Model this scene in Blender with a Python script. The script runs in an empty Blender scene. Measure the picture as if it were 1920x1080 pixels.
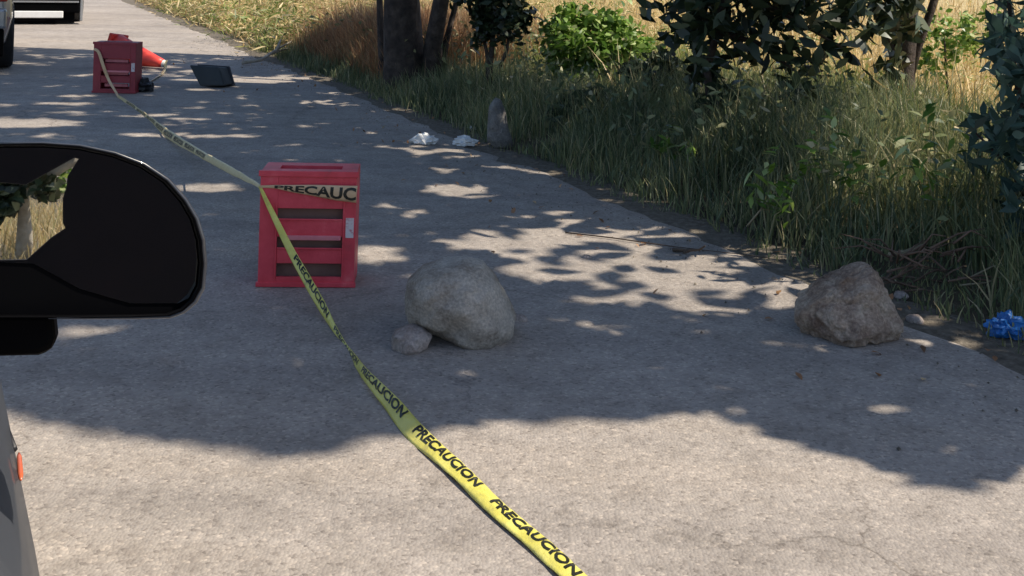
import bpy, bmesh, math, random
import numpy as np
from mathutils import Vector, noise

R = math.radians
random.seed(7)
rng = np.random.default_rng(11)
sc = bpy.context.scene

# ------------------------------------------------------------------ camera
F = 2000.0           # focal length in photo pixels (photo is 1920 wide)
H = 1.19             # camera height
CX, CY = 960.0, -80.0
TH = R(1.7)          # slight roll
cam = bpy.data.cameras.new('camera')
co = bpy.data.objects.new('camera', cam)
sc.collection.objects.link(co)
co.location = (0, 0, H)
co.rotation_euler = (R(90), -TH, 0)
cam.sensor_width = 36.0
cam.lens = 36.0 * F / 1920
# principal point sits above the frame (the photo is a crop)
cam.shift_x = 0.0
cam.shift_y = -(540 - CY) / 1920
cam.clip_start = 0.02
cam.clip_end = 2000
sc.camera = co

# ------------------------------------------------------------------ world + sun
SUN_EL = R(52)
SH = Vector((1.0, -0.05, 0)).normalized()       # horizontal direction towards the sun
SD = Vector((SH.x * math.cos(SUN_EL), SH.y * math.cos(SUN_EL), math.sin(SUN_EL)))
w = bpy.data.worlds.new('World'); sc.world = w; w.use_nodes = True
nt = w.node_tree; bg = nt.nodes['Background']
sky = nt.nodes.new('ShaderNodeTexSky'); sky.sky_type = 'NISHITA'; sky.sun_disc = False
sky.sun_elevation = SUN_EL; sky.sun_rotation = math.atan2(SH.x, SH.y)
sky.air_density = 1.0; sky.dust_density = 1.2; sky.altitude = 300; sky.ozone_density = 1.8
nt.links.new(sky.outputs[0], bg.inputs[0]); bg.inputs[1].default_value = 0.095
sl = bpy.data.lights.new('sun', 'SUN'); sl.energy = 3.9; sl.angle = R(0.53); sl.color = (1.0, 0.90, 0.76)
so = bpy.data.objects.new('sun', sl); sc.collection.objects.link(so)
so.rotation_euler = (-SD).to_track_quat('-Z', 'Y').to_euler()
so.location = (10, 0, 20)
sc.view_settings.view_transform = 'Standard'; sc.view_settings.look = 'None'
sc.view_settings.exposure = 0.68; sc.view_settings.gamma = 1.0
sc.cycles.max_bounces = 6; sc.cycles.transparent_max_bounces = 4

# ------------------------------------------------------------------ pixel -> world helpers
def ab(px, py):
    dx, dy = px - CX, py - CY
    c, s = math.cos(TH), math.sin(TH)
    return dx * c + dy * s, -dx * s + dy * c
def G(px, py, z=0.0):
    a, b = ab(px, py)
    Y = F * (H - z) / b
    return Vector((a * Y / F, Y, z))
def AT(px, py, Y):
    a, b = ab(px, py)
    return Vector((a * Y / F, Y, H - b * Y / F))
def PX(p):           # world -> pixel
    a, b = p[0] / p[1] * F, (H - p[2]) / p[1] * F
    c, s = math.cos(TH), math.sin(TH)
    return a * c - b * s + CX, a * s + b * c + CY
U = Vector((-0.447, 0.894, 0)).normalized()      # along the road
V = Vector((0.894, 0.447, 0)).normalized()       # across it, to the right
def UV(u, v, z=0.0):
    return U * u + V * v + Vector((0, 0, z))

# ------------------------------------------------------------------ scene helpers
COL = sc.collection
def tag(o, label=None, cat=None, group=None, kind=None):
    if label: o['label'] = label
    if cat: o['category'] = cat
    if group: o['group'] = group
    if kind: o['kind'] = kind
    return o
def empty(name, loc, label, cat, group=None, rz=0):
    o = bpy.data.objects.new(name, None); COL.objects.link(o)
    o.location = loc; o.rotation_euler.z = rz; o.empty_display_size = 0.1
    return tag(o, label, cat, group)

class MB:
    def __init__(s): s.v = []; s.f = []
    def add(s, vs, fs):
        n = len(s.v); s.v += [tuple(p) for p in vs]; s.f += [tuple(i + n for i in f) for f in fs]
    def box(s, x0, x1, y0, y1, z0, z1):
        vs = [(x, y, z) for z in (z0, z1) for y in (y0, y1) for x in (x0, x1)]
        s.add(vs, [(0, 2, 3, 1), (4, 5, 7, 6), (0, 1, 5, 4), (2, 6, 7, 3), (0, 4, 6, 2), (1, 3, 7, 5)])
    def tube(s, pts, rad, n=8, wob=0.0):
        pts = [Vector(p) for p in pts]
        vs = []; up = Vector((0.13, 0.21, 0.97))
        for i, p in enumerate(pts):
            t = (pts[min(i + 1, len(pts) - 1)] - pts[max(i - 1, 0)]).normalized()
            if abs(t.dot(up)) > 0.95: a = t.cross(Vector((1, 0, 0))).normalized()
            else: a = t.cross(up).normalized()
            if i and a.dot(pa) < 0: a = -a
            pa = a
            b = t.cross(a)
            r = rad[i] if hasattr(rad, '__len__') else rad
            for k in range(n):
                q = 2 * math.pi * k / n
                rr = r * (1 + wob * (noise.noise(Vector((k * 1.7, i * 0.9, p.x * 3))) ))
                vs.append(p + a * math.cos(q) * rr + b * math.sin(q) * rr)
        fs = []
        for i in range(len(pts) - 1):
            for k in range(n):
                fs.append((i * n + k, i * n + (k + 1) % n, (i + 1) * n + (k + 1) % n, (i + 1) * n + k))
        fs.append(tuple(range(n))[::-1]); fs.append(tuple((len(pts) - 1) * n + k for k in range(n)))
        s.add(vs, fs)
    def build(s, name, m, parent=None, smooth=False, bevel=0, offset=None):
        me = bpy.data.meshes.new(name)
        vs = s.v if offset is None else [tuple(Vector(p) - offset) for p in s.v]
        me.from_pydata(vs, [], s.f); me.update()
        if smooth: me.polygons.foreach_set('use_smooth', [True] * len(me.polygons))
        me.materials.append(m)
        o = bpy.data.objects.new(name, me); COL.objects.link(o)
        if offset is not None: o.location = offset
        if parent: o.parent = parent
        if bevel:
            b = o.modifiers.new('bevel', 'BEVEL'); b.width = bevel; b.segments = 2; b.limit_method = 'ANGLE'
        return o

def npmesh(name, verts, faces, m, parent=None, smooth=False):
    """verts (N,3), faces (M,k) numpy arrays"""
    me = bpy.data.meshes.new(name)
    k = faces.shape[1]
    me.vertices.add(len(verts)); me.vertices.foreach_set('co', verts.astype(np.float32).ravel())
    me.loops.add(faces.size); me.loops.foreach_set('vertex_index', faces.astype(np.int32).ravel())
    me.polygons.add(len(faces))
    me.polygons.foreach_set('loop_start', np.arange(0, faces.size, k, dtype=np.int32))
    me.update(calc_edges=True); me.validate()
    if smooth: me.polygons.foreach_set('use_smooth', [True] * len(me.polygons))
    me.materials.append(m)
    o = bpy.data.objects.new(name, me); COL.objects.link(o)
    if parent: o.parent = parent
    return o

# ------------------------------------------------------------------ materials
def newmat(name):
    m = bpy.data.materials.new(name); m.use_nodes = True
    return m, m.node_tree, m.node_tree.nodes['Principled BSDF']
def ramp(t, stops):
    r = t.nodes.new('ShaderNodeValToRGB')
    e = r.color_ramp.elements
    e[0].position, e[0].color = stops[0][0], (*stops[0][1], 1)
    e[1].position, e[1].color = stops[-1][0], (*stops[-1][1], 1)
    for p, c in stops[1:-1]:
        x = e.new(p); x.color = (*c, 1)
    return r
def noise_tex(t, scale, detail=4, rough=0.6, vec=None):
    n = t.nodes.new('ShaderNodeTexNoise'); n.inputs['Scale'].default_value = scale
    n.inputs['Detail'].default_value = detail; n.inputs['Roughness'].default_value = rough
    if vec: t.links.new(vec, n.inputs['Vector'])
    return n
def simple(name, stops, scale=8, rough=0.7, bump=0.0, bscale=60, metal=0.0, coat=0.0, detail=5):
    m, t, p = newmat(name)
    tc = t.nodes.new('ShaderNodeTexCoord')
    n = noise_tex(t, scale, detail, 0.6, tc.outputs['Object'])
    r = ramp(t, stops); t.links.new(n.outputs[0], r.inputs[0]); t.links.new(r.outputs[0], p.inputs['Base Color'])
    p.inputs['Roughness'].default_value = rough; p.inputs['Metallic'].default_value = metal
    p.inputs['Coat Weight'].default_value = coat
    if bump:
        n2 = noise_tex(t, bscale, 6, 0.65, tc.outputs['Object'])
        b = t.nodes.new('ShaderNodeBump'); b.inputs['Strength'].default_value = bump; b.inputs['Distance'].default_value = 0.02
        t.links.new(n2.outputs[0], b.inputs['Height']); t.links.new(b.outputs[0], p.inputs['Normal'])
    return m
def leafmat(name, stops, transl=0.35, rough=0.5):
    m, t, p = newmat(name)
    g = t.nodes.new('ShaderNodeNewGeometry')
    r = ramp(t, stops); t.links.new(g.outputs['Random Per Island'], r.inputs[0])
    tc = t.nodes.new('ShaderNodeTexCoord'); nz = noise_tex(t, 1.4, 4, 0.6, tc.outputs['Object'])
    r3 = ramp(t, [(0.3, (0.55, 0.62, 0.6)), (0.5, (1, 1, 1)), (0.7, (1.22, 1.12, 1.0))]); t.links.new(nz.outputs[0], r3.inputs[0])
    mm = t.nodes.new('ShaderNodeMix'); mm.data_type = 'RGBA'; mm.blend_type = 'MULTIPLY'; mm.inputs[0].default_value = 1
    t.links.new(r.outputs[0], mm.inputs[6]); t.links.new(r3.outputs[0], mm.inputs[7])
    t.links.new(mm.outputs[2], p.inputs['Base Color']); p.inputs['Roughness'].default_value = rough
    tr = t.nodes.new('ShaderNodeBsdfTranslucent'); t.links.new(mm.outputs[2], tr.inputs[0])
    mx = t.nodes.new('ShaderNodeMixShader'); mx.inputs[0].default_value = transl
    t.links.new(p.outputs[0], mx.inputs[1]); t.links.new(tr.outputs[0], mx.inputs[2])
    t.links.new(mx.outputs[0], t.nodes['Material Output'].inputs[0])
    return m

def road_mat():
    m, t, p = newmat('worn_asphalt')
    tc = t.nodes.new('ShaderNodeTexCoord'); O = tc.outputs['Object']
    big = noise_tex(t, 0.9, 5, 0.6, O); med = noise_tex(t, 9, 5, 0.65, O)
    vo = t.nodes.new('ShaderNodeTexVoronoi'); vo.inputs['Scale'].default_value = 125; t.links.new(O, vo.inputs['Vector'])
    v2 = t.nodes.new('ShaderNodeTexVoronoi'); v2.inputs['Scale'].default_value = 55; t.links.new(O, v2.inputs['Vector'])
    r = ramp(t, [(0.28, (0.27, 0.24, 0.212)), (0.42, (0.325, 0.29, 0.256)), (0.55, (0.35, 0.312, 0.276)), (0.72, (0.41, 0.368, 0.33))])
    t.links.new(big.outputs[0], r.inputs[0])
    # stone chips: random grey per cell
    sep = t.nodes.new('ShaderNodeSeparateColor'); t.links.new(vo.outputs['Color'], sep.inputs[0])
    rc = ramp(t, [(0.0, (0.5, 0.48, 0.47)), (0.1, (0.82, 0.8, 0.79)), (0.6, (1, 1, 1)), (0.88, (1.1, 1.09, 1.06)), (0.97, (1.42, 1.38, 1.32))])
    t.links.new(sep.outputs[0], rc.inputs[0])
    mu = t.nodes.new('ShaderNodeMix'); mu.data_type = 'RGBA'; mu.blend_type = 'MULTIPLY'; mu.inputs[0].default_value = 0.72
    t.links.new(r.outputs[0], mu.inputs[6]); t.links.new(rc.outputs[0], mu.inputs[7])
    rm = ramp(t, [(0.3, (0.78, 0.77, 0.76)), (0.5, (0.98, 0.98, 0.98)), (0.7, (1.12, 1.12, 1.12))]); t.links.new(med.outputs[0], rm.inputs[0])
    m2 = t.nodes.new('ShaderNodeMix'); m2.data_type = 'RGBA'; m2.blend_type = 'MULTIPLY'; m2.inputs[0].default_value = 1
    t.links.new(mu.outputs[2], m2.inputs[6]); t.links.new(rm.outputs[0], m2.inputs[7])
    dn = noise_tex(t, 3.0, 5, 0.7, O)
    dm = t.nodes.new('ShaderNodeVectorMath'); dm.operation = 'MULTIPLY_ADD'; dm.inputs[1].default_value = (.35, .35, .35)
    t.links.new(dn.outputs['Color'], dm.inputs[0]); t.links.new(O, dm.inputs[2])
    vc = t.nodes.new('ShaderNodeTexVoronoi'); vc.feature = 'DISTANCE_TO_EDGE'; vc.inputs['Scale'].default_value = 0.75; t.links.new(dm.outputs[0], vc.inputs['Vector'])
    rcx = ramp(t, [(0.0, (0.5, 0.48, 0.46)), (0.006, (1, 1, 1))]); t.links.new(vc.outputs['Distance'], rcx.inputs[0])
    mk = noise_tex(t, 0.5, 2, 0.5, O); rk = ramp(t, [(0.45, (0, 0, 0)), (0.6, (1, 1, 1))]); t.links.new(mk.outputs[0], rk.inputs[0])
    m3 = t.nodes.new('ShaderNodeMix'); m3.data_type = 'RGBA'; m3.blend_type = 'MULTIPLY'
    t.links.new(rk.outputs[0], m3.inputs[0]); t.links.new(m2.outputs[2], m3.inputs[6]); t.links.new(rcx.outputs[0], m3.inputs[7])
    # dusty streaks running along the road
    mp_ = t.nodes.new('ShaderNodeMapping'); mp_.inputs['Rotation'].default_value = (0, 0, -math.atan2(U.y, U.x)); mp_.inputs['Scale'].default_value = (0.25, 2.2, 1)
    t.links.new(O, mp_.inputs[0]); st = noise_tex(t, 1.0, 5, 0.6, mp_.outputs[0])
    rs = ramp(t, [(0.32, (0.84, 0.84, 0.85)), (0.5, (1, 1, 1)), (0.68, (1.1, 1.08, 1.05))]); t.links.new(st.outputs[0], rs.inputs[0])
    m4 = t.nodes.new('ShaderNodeMix'); m4.data_type = 'RGBA'; m4.blend_type = 'MULTIPLY'; m4.inputs[0].default_value = 1
    t.links.new(m3.outputs[2], m4.inputs[6]); t.links.new(rs.outputs[0], m4.inputs[7])
    t.links.new(m4.outputs[2], p.inputs['Base Color'])
    p.inputs['Roughness'].default_value = 0.88
    ad = t.nodes.new('ShaderNodeMath'); ad.operation = 'ADD'
    t.links.new(vo.outputs['Distance'], ad.inputs[0]); t.links.new(v2.outputs['Distance'], ad.inputs[1])
    b = t.nodes.new('ShaderNodeBump'); b.inputs['Strength'].default_value = 0.6; b.inputs['Distance'].default_value = 0.003
    b.invert = True
    t.links.new(ad.outputs[0], b.inputs['Height']); t.links.new(b.outputs[0], p.inputs['Normal'])
    return m

M = {}
M['road'] = road_mat()
M['soil'] = simple('verge_soil', [(0.25, (0.055, 0.042, 0.028)), (0.45, (0.12, 0.095, 0.06)), (0.6, (0.2, 0.155, 0.085)), (0.8, (0.28, 0.22, 0.12))], 1.3, 0.95, 0.6, 40)
M['field'] = simple('dry_field', [(0.25, (0.14, 0.12, 0.05)), (0.45, (0.3, 0.235, 0.105)), (0.62, (0.42, 0.33, 0.16)), (0.8, (0.5, 0.42, 0.24))], 2.2, 0.95, 0.8, 14)
M['gravel'] = simple('gravel_edge', [(0.3, (0.09, 0.075, 0.055)), (0.6, (0.2, 0.17, 0.13)), (0.8, (0.34, 0.3, 0.24))], 30, 0.95, 0.8, 70)
M['bark'] = simple('bark', [(0.3, (0.022, 0.016, 0.013)), (0.5, (0.055, 0.04, 0.032)), (0.75, (0.12, 0.09, 0.07))], 14, 0.9, 0.9, 30)
M['palebark'] = simple('pale_bark', [(0.3, (0.3, 0.26, 0.2)), (0.8, (0.55, 0.5, 0.42))], 10, 0.9, 0.6, 30)
M['deadwood'] = simple('dead_wood', [(0.3, (0.10, 0.06, 0.04)), (0.8, (0.26, 0.17, 0.12))], 10, 0.9, 0.4, 40)
M['twig'] = simple('twig', [(0.3, (0.05, 0.035, 0.025)), (0.8, (0.14, 0.1, 0.07))], 20, 0.9, 0.4, 60)
M['strawstick'] = simple('straw_stick', [(0.3, (0.25, 0.2, 0.12)), (0.8, (0.45, 0.38, 0.25))], 20, 0.85)
M['crown'] = leafmat('canopy_leaf', [(0, (0.02, 0.045, 0.012)), (0.5, (0.04, 0.085, 0.02)), (1, (0.085, 0.14, 0.035))], 0.18)
M['darkleaf'] = leafmat('dark_leaf', [(0, (0.012, 0.02, 0.012)), (0.6, (0.03, 0.05, 0.022)), (0.86, (0.07, 0.10, 0.05)), (0.95, (0.17, 0.2, 0.12)), (1, (0.28, 0.3, 0.2))], 0.12, 0.42)  # palest stops put sunlight on a few leaves as colour
M['bushleaf'] = leafmat('bush_leaf', [(0, (0.06, 0.14, 0.02)), (0.5, (0.2, 0.34, 0.055)), (0.85, (0.38, 0.52, 0.13)), (1, (0.6, 0.66, 0.34))], 0.35, 0.4)
M['blueleaf'] = leafmat('bluish_leaf', [(0, (0.025, 0.055, 0.045)), (0.6, (0.06, 0.115, 0.09)), (1, (0.14, 0.21, 0.16))], 0.3, 0.45)
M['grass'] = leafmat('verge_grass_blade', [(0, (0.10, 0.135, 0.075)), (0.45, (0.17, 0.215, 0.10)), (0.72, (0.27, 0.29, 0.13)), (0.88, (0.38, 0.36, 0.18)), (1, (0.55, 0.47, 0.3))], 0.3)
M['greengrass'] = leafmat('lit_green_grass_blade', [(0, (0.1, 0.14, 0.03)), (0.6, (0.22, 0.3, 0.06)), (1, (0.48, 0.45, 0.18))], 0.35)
M['straw'] = leafmat('straw_blade', [(0, (0.34, 0.24, 0.10)), (0.25, (0.58, 0.42, 0.19)), (0.5, (0.74, 0.57, 0.28)), (0.88, (0.85, 0.71, 0.43)), (1, (0.36, 0.40, 0.14))], 0.3)
M['rust'] = leafmat('rusty_blade', [(0, (0.2, 0.11, 0.06)), (0.5, (0.42, 0.22, 0.11)), (0.85, (0.6, 0.34, 0.17)), (1, (0.68, 0.5, 0.28))], 0.3)
M['red'] = simple('crate_plastic', [(0.28, (0.52, 0.06, 0.075)), (0.42, (0.68, 0.06, 0.085)), (0.6, (0.76, 0.08, 0.11)), (0.75, (0.82, 0.16, 0.18))], 11, 0.45, 0.08, 90)
M['grip'] = simple('skylit_pink_plastic', [(0.3, (0.62, 0.16, 0.19)), (0.7, (0.75, 0.28, 0.3))], 12, 0.5)  # paler pink puts sky light on the grip into the colour
M['rimgloss'] = simple('gloss_black_rim', [(0.3, (0.03, 0.032, 0.04)), (0.7, (0.04, 0.042, 0.05))], 10, 0.28, coat=0.5)
M['redshade'] = simple('shaded_crate_plastic', [(0.3, (0.26, 0.03, 0.045)), (0.7, (0.36, 0.045, 0.06))], 9, 0.5)  # darker copy of the crate red, with the far crate's shading in it
M['reddark'] = simple('divider_and_slot_shade', [(0.3, (0.16, 0.09, 0.075)), (0.7, (0.26, 0.16, 0.13))], 7, 0.7)
M['cone'] = simple('cone_plastic', [(0.3, (0.75, 0.05, 0.04)), (0.7, (0.85, 0.09, 0.06))], 9, 0.45)
M['labelwhite'] = simple('faded_label', [(0.35, (0.55, 0.25, 0.27)), (0.5, (0.7, 0.62, 0.62))], 70, 0.6)
M['tape'] = simple('yellow_tape', [(0.3, (0.50, 0.45, 0.12)), (0.42, (0.68, 0.62, 0.12)), (0.7, (0.78, 0.72, 0.2))], 16, 0.32, 0.25, 40)
M['tapepale'] = simple('pale_tape', [(0.3, (0.62, 0.42, 0.24)), (0.7, (0.75, 0.53, 0.32))], 6, 0.4)
M['tapeold'] = simple('sun_faded_tape', [(0.3, (0.6, 0.47, 0.22)), (0.7, (0.72, 0.6, 0.32))], 30, 0.4)
M['ink'] = simple('tape_ink', [(0.3, (0.012, 0.012, 0.01)), (0.7, (0.03, 0.03, 0.02))], 20, 0.4)
M['black'] = simple('black_plastic', [(0.3, (0.008, 0.008, 0.011)), (0.7, (0.014, 0.014, 0.018))], 10, 0.5)
M['blackmatt'] = simple('black_fabric', [(0.3, (0.006, 0.005, 0.007)), (0.7, (0.012, 0.008, 0.010))], 4, 1.0)
M['charcoal'] = simple('charcoal_plastic', [(0.3, (0.022, 0.03, 0.032)), (0.7, (0.04, 0.048, 0.05))], 6, 0.6, 0.1, 60)
M['tyre'] = simple('tyre_rubber', [(0.3, (0.01, 0.01, 0.012)), (0.7, (0.025, 0.025, 0.027))], 10, 0.85)
M['silver'] = simple('silver_paint', [(0.3, (0.32, 0.33, 0.34)), (0.7, (0.38, 0.39, 0.40))], 3, 0.3, metal=0.5, coat=0.7)
M['grey'] = simple('grey_blue_paint', [(0.3, (0.038, 0.042, 0.05)), (0.7, (0.05, 0.055, 0.066))], 3, 0.5, metal=0.0, coat=0.15)
M['darkpaint'] = simple('dark_paint', [(0.3, (0.015, 0.016, 0.03)), (0.7, (0.03, 0.03, 0.045))], 3, 0.3, coat=0.6)
M['white'] = simple('white_plastic', [(0.3, (0.72, 0.72, 0.70)), (0.7, (0.82, 0.82, 0.8))], 9, 0.5)
M['bluebag'] = simple('blue_plastic', [(0.3, (0.01, 0.08, 0.3)), (0.6, (0.03, 0.2, 0.55)), (0.8, (0.2, 0.45, 0.75))], 18, 0.35, 0.4, 30)
M['amber'] = simple('amber_lens', [(0.3, (0.5, 0.10, 0.04)), (0.7, (0.62, 0.15, 0.06))], 9, 0.25)
M['redlens'] = simple('red_lens', [(0.3, (0.3, 0.01, 0.01)), (0.7, (0.4, 0.02, 0.02))], 9, 0.2)
M['window'] = simple('car_window', [(0.3, (0.01, 0.012, 0.015)), (0.7, (0.015, 0.018, 0.02))], 3, 0.06)
M['chrome'] = simple('wheel_metal', [(0.3, (0.5, 0.5, 0.5)), (0.7, (0.6, 0.6, 0.6))], 3, 0.3, metal=1)
M['housing'] = simple('mirror_housing', [(0.3, (0.0015, 0.0015, 0.002)), (0.7, (0.0025, 0.0025, 0.003))], 10, 0.55)
M['housing'].node_tree.nodes['Principled BSDF'].inputs['Specular IOR Level'].default_value = 0.03
m, t, p = newmat('mirror'); p.inputs['Metallic'].default_value = 1; p.inputs['Roughness'].default_value = 0.01
p.inputs['Base Color'].default_value = (0.85, 0.86, 0.86, 1); M['mirror'] = m

def rock_mat(name, c1, c2, c3, sc_=9):
    m, t, p = newmat(name)
    tc = t.nodes.new('ShaderNodeTexCoord'); O = tc.outputs['Object']
    big_ = noise_tex(t, 3.2, 3, 0.5, O); rb_ = ramp(t, [(0.35, (0.68, 0.62, 0.55)), (0.5, (1, 1, 0.98)), (0.65, (1.13, 1.12, 1.1))]); t.links.new(big_.outputs[0], rb_.inputs[0])
    a = noise_tex(t, sc_, 8, 0.75, O); r = ramp(t, [(0.3, c1), (0.5, c2), (0.72, c3)]); t.links.new(a.outputs[0], r.inputs[0])
    b_ = noise_tex(t, 110, 4, 0.6, O); r2 = ramp(t, [(0.35, (0.72, 0.72, 0.72)), (0.7, (1.15, 1.15, 1.15))]); t.links.new(b_.outputs[0], r2.inputs[0])
    mu = t.nodes.new('ShaderNodeMix'); mu.data_type = 'RGBA'; mu.blend_type = 'MULTIPLY'; mu.inputs[0].default_value = 1
    t.links.new(r.outputs[0], mu.inputs[6]); t.links.new(r2.outputs[0], mu.inputs[7])
    mb_ = t.nodes.new('ShaderNodeMix'); mb_.data_type = 'RGBA'; mb_.blend_type = 'MULTIPLY'; mb_.inputs[0].default_value = 1
    t.links.new(mu.outputs[2], mb_.inputs[6]); t.links.new(rb_.outputs[0], mb_.inputs[7]); t.links.new(mb_.outputs[2], p.inputs['Base Color'])
    p.inputs['Roughness'].default_value = 0.9
    n2 = noise_tex(t, 16, 10, 0.72, O); bp = t.nodes.new('ShaderNodeBump'); bp.inputs['Strength'].default_value = 1.0; bp.inputs['Distance'].default_value = 0.035
    t.links.new(n2.outputs[0], bp.inputs['Height']); t.links.new(bp.outputs[0], p.inputs['Normal'])
    return m
M['rockgrey'] = rock_mat('grey_stone', (0.38, 0.32, 0.27), (0.58, 0.52, 0.45), (0.72, 0.66, 0.58), 7)
M['rockbrown'] = rock_mat('brown_stone', (0.24, 0.15, 0.11), (0.52, 0.39, 0.30), (0.78, 0.66, 0.52), 14)
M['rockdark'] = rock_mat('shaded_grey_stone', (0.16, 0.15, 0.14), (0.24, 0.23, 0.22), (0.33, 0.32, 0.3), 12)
M['rockpink'] = rock_mat('pinkish_stone', (0.34, 0.27, 0.24), (0.52, 0.43, 0.39), (0.68, 0.6, 0.54))

# ------------------------------------------------------------------ ground and road
EDGE = 2.86
def road_edge(u):                                   # v of the road's right edge
    e = EDGE + 0.10 * noise.noise(Vector((u * 0.9, 3.1, 0))) + 0.06 * noise.noise(Vector((u * 3.7, 8.1, 0)))
    if u < -3.5: e -= 0.16 * (u + 3.5) ** 2          # behind the camera the road bends to the left
    if u > 24: e += 0.012 * (u - 24) ** 2
    return e
def ground_z(u, v):
    d = v - (EDGE if u > -3.5 else road_edge(u))
    z = -0.012
    if d > 0.1:
        z += min(0.10, (d - 0.1) * 0.06) + 0.05 * noise.noise(Vector((u * 0.35, v * 0.35, 1.0))) * min(1, d)
    if v > 14: z += min(6.0, 0.0035 * (v - 14) ** 2)
    return z
# ground sheet, finer close by, reaching to the horizon
us = [-400, -200, -100, -60, -40, -30, -24] + [x * 0.5 for x in range(-40, 100)] + [55, 62, 72, 90, 120, 200, 400]
vs_ = [-400, -200, -90, -40, -20, -12, -8, -5] + [-3 + 0.4 * k for k in range(70)] + [27, 31, 36, 45, 60, 90, 200, 400]
mb = MB()
vv = [UV(u, v, ground_z(u, v)) for u in us for v in vs_]
nv = len(vs_)
ff = [(i * nv + j, i * nv + j + 1, (i + 1) * nv + j + 1, (i + 1) * nv + j) for i in range(len(us) - 1) for j in range(nv - 1)]
# note: U x V orientation -> flip
mb.add(vv, [f[::-1] for f in ff])
def ground_mat():
    """bare soil near the road, straw field further out, chosen by position across the road"""
    m, t, p = newmat('ground')
    tc = t.nodes.new('ShaderNodeTexCoord'); O = tc.outputs['Object']
    a = noise_tex(t, 1.3, 6, 0.65, O); b = noise_tex(t, 3.1, 6, 0.7, O); n3 = noise_tex(t, 35, 5, 0.7, O)
    r1 = ramp(t, [(0.3, (0.05, 0.04, 0.026)), (0.5, (0.10, 0.08, 0.05)), (0.7, (0.17, 0.135, 0.08))]); t.links.new(a.outputs[0], r1.inputs[0])
    r2 = ramp(t, [(0.28, (0.24, 0.22, 0.09)), (0.45, (0.45, 0.35, 0.17)), (0.6, (0.58, 0.46, 0.24)), (0.8, (0.66, 0.56, 0.35))]); t.links.new(b.outputs[0], r2.inputs[0])
    vm = t.nodes.new('ShaderNodeVectorMath'); vm.operation = 'DOT_PRODUCT'; vm.inputs[1].default_value = tuple(V)
    t.links.new(O, vm.inputs[0])
    mr = t.nodes.new('ShaderNodeMapRange'); mr.inputs[1].default_value = 4.2; mr.inputs[2].default_value = 5.6
    t.links.new(vm.outputs['Value'], mr.inputs[0])
    mx = t.nodes.new('ShaderNodeMix'); mx.data_type = 'RGBA'
    t.links.new(mr.outputs[0], mx.inputs[0]); t.links.new(r1.outputs[0], mx.inputs[6]); t.links.new(r2.outputs[0], mx.inputs[7])
    t.links.new(mx.outputs[2], p.inputs['Base Color']); p.inputs['Roughness'].default_value = 0.95
    bp = t.nodes.new('ShaderNodeBump'); bp.inputs['Strength'].default_value = 0.8; bp.inputs['Distance'].default_value = 0.03
    t.links.new(n3.outputs[0], bp.inputs['Height']); t.links.new(bp.outputs[0], p.inputs['Normal'])
    return m
tag(mb.build('ground', ground_mat(), smooth=True), kind='structure')

mb = MB()
uu = [-60, -40, -30, -24] + [x * 0.1 for x in range(-200, 300)] + [31, 34, 38, 45, 60, 90, 150]
def crk(u): return 0.05 * noise.noise(Vector((u * 6.0, 1.0, 5.0))) + 0.025 * noise.noise(Vector((u * 17.0, 2.0, 5.0)))
vv = []
for u in uu:
    e = road_edge(u) + crk(u)
    le = e - 8.5
    for k, v in enumerate([le, le + 2, le + 4.5, e - 0.5, e - 0.08, e]):
        vv.append(UV(u, v, 0.004 if k < 4 else (0.002 if k == 4 else -0.012)))
ff = [(i * 6 + j, (i + 1) * 6 + j, (i + 1) * 6 + j + 1, i * 6 + j + 1) for i in range(len(uu) - 1) for j in range(5)]
mb.add(vv, ff)
tag(mb.build('road', M['road']), kind='structure')
# thin gravel and dust shoulder
mb = MB(); vv = []
for u in uu:
    e = road_edge(u)
    for d, z in ((-0.10, -0.004), (0.12 + 0.05 * crk(u * 1.3), 0.004), (0.32 + 2 * crk(u * 0.7), ground_z(u, e + 0.3) - 0.02)):
        vv.append(UV(u, e + d, z))
ff = [(i * 3 + j, (i + 1) * 3 + j, (i + 1) * 3 + j + 1, i * 3 + j + 1) for i in range(len(uu) - 1) for j in range(2)]
mb.add(vv, ff)
tag(mb.build('road_shoulder', M['gravel']), kind='structure')

# ------------------------------------------------------------------ leaves and blades (numpy)
def rand_unit(n):
    a = rng.normal(size=(n, 3)); return a / np.linalg.norm(a, axis=1)[:, None]
def leaf_arrays(c, L, W, tilt=None, droop=0.0):
    """diamond-shaped folded leaves: centre c (n,3), length L, width W (n,)"""
    n = len(c); d = rand_unit(n); d[:, 2] = d[:, 2] * 0.6 - droop
    d /= np.linalg.norm(d, axis=1)[:, None]
    q = rand_unit(n)
    if tilt is not None: q = q * (1 - tilt) + np.array([0, 0, 1.0]) * tilt
    s = np.cross(d, q); s /= np.linalg.norm(s, axis=1)[:, None] + 1e-9
    nn = np.cross(s, d)
    L = np.broadcast_to(L, (n,))[:, None]; W = np.broadcast_to(W, (n,))[:, None]
    base = c - d * L * 0.5; tip = c + d * L * 0.5 - nn * L * 0.10
    m1 = c - d * L * 0.12
    l = m1 + s * W * 0.5 + nn * W * 0.12; r = m1 - s * W * 0.5 + nn * W * 0.12
    m2 = c + d * L * 0.2
    l2 = m2 + s * W * 0.36 + nn * W * 0.06; r2 = m2 - s * W * 0.36 + nn * W * 0.06
    v = np.stack([base, l, l2, tip, r2, r], 1).reshape(-1, 3)
    i = np.arange(n)[:, None] * 6
    f = np.concatenate([i + np.array([[0, 1, 4, 5]]), i + np.array([[1, 2, 3, 4]])], 0)
    return v, f
def leaves(name, c, L, W, m, parent=None, tilt=None, droop=0.0):
    v, f = leaf_arrays(np.asarray(c, float), L, W, tilt, droop)
    return npmesh(name, v, f, m, parent)
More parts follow.
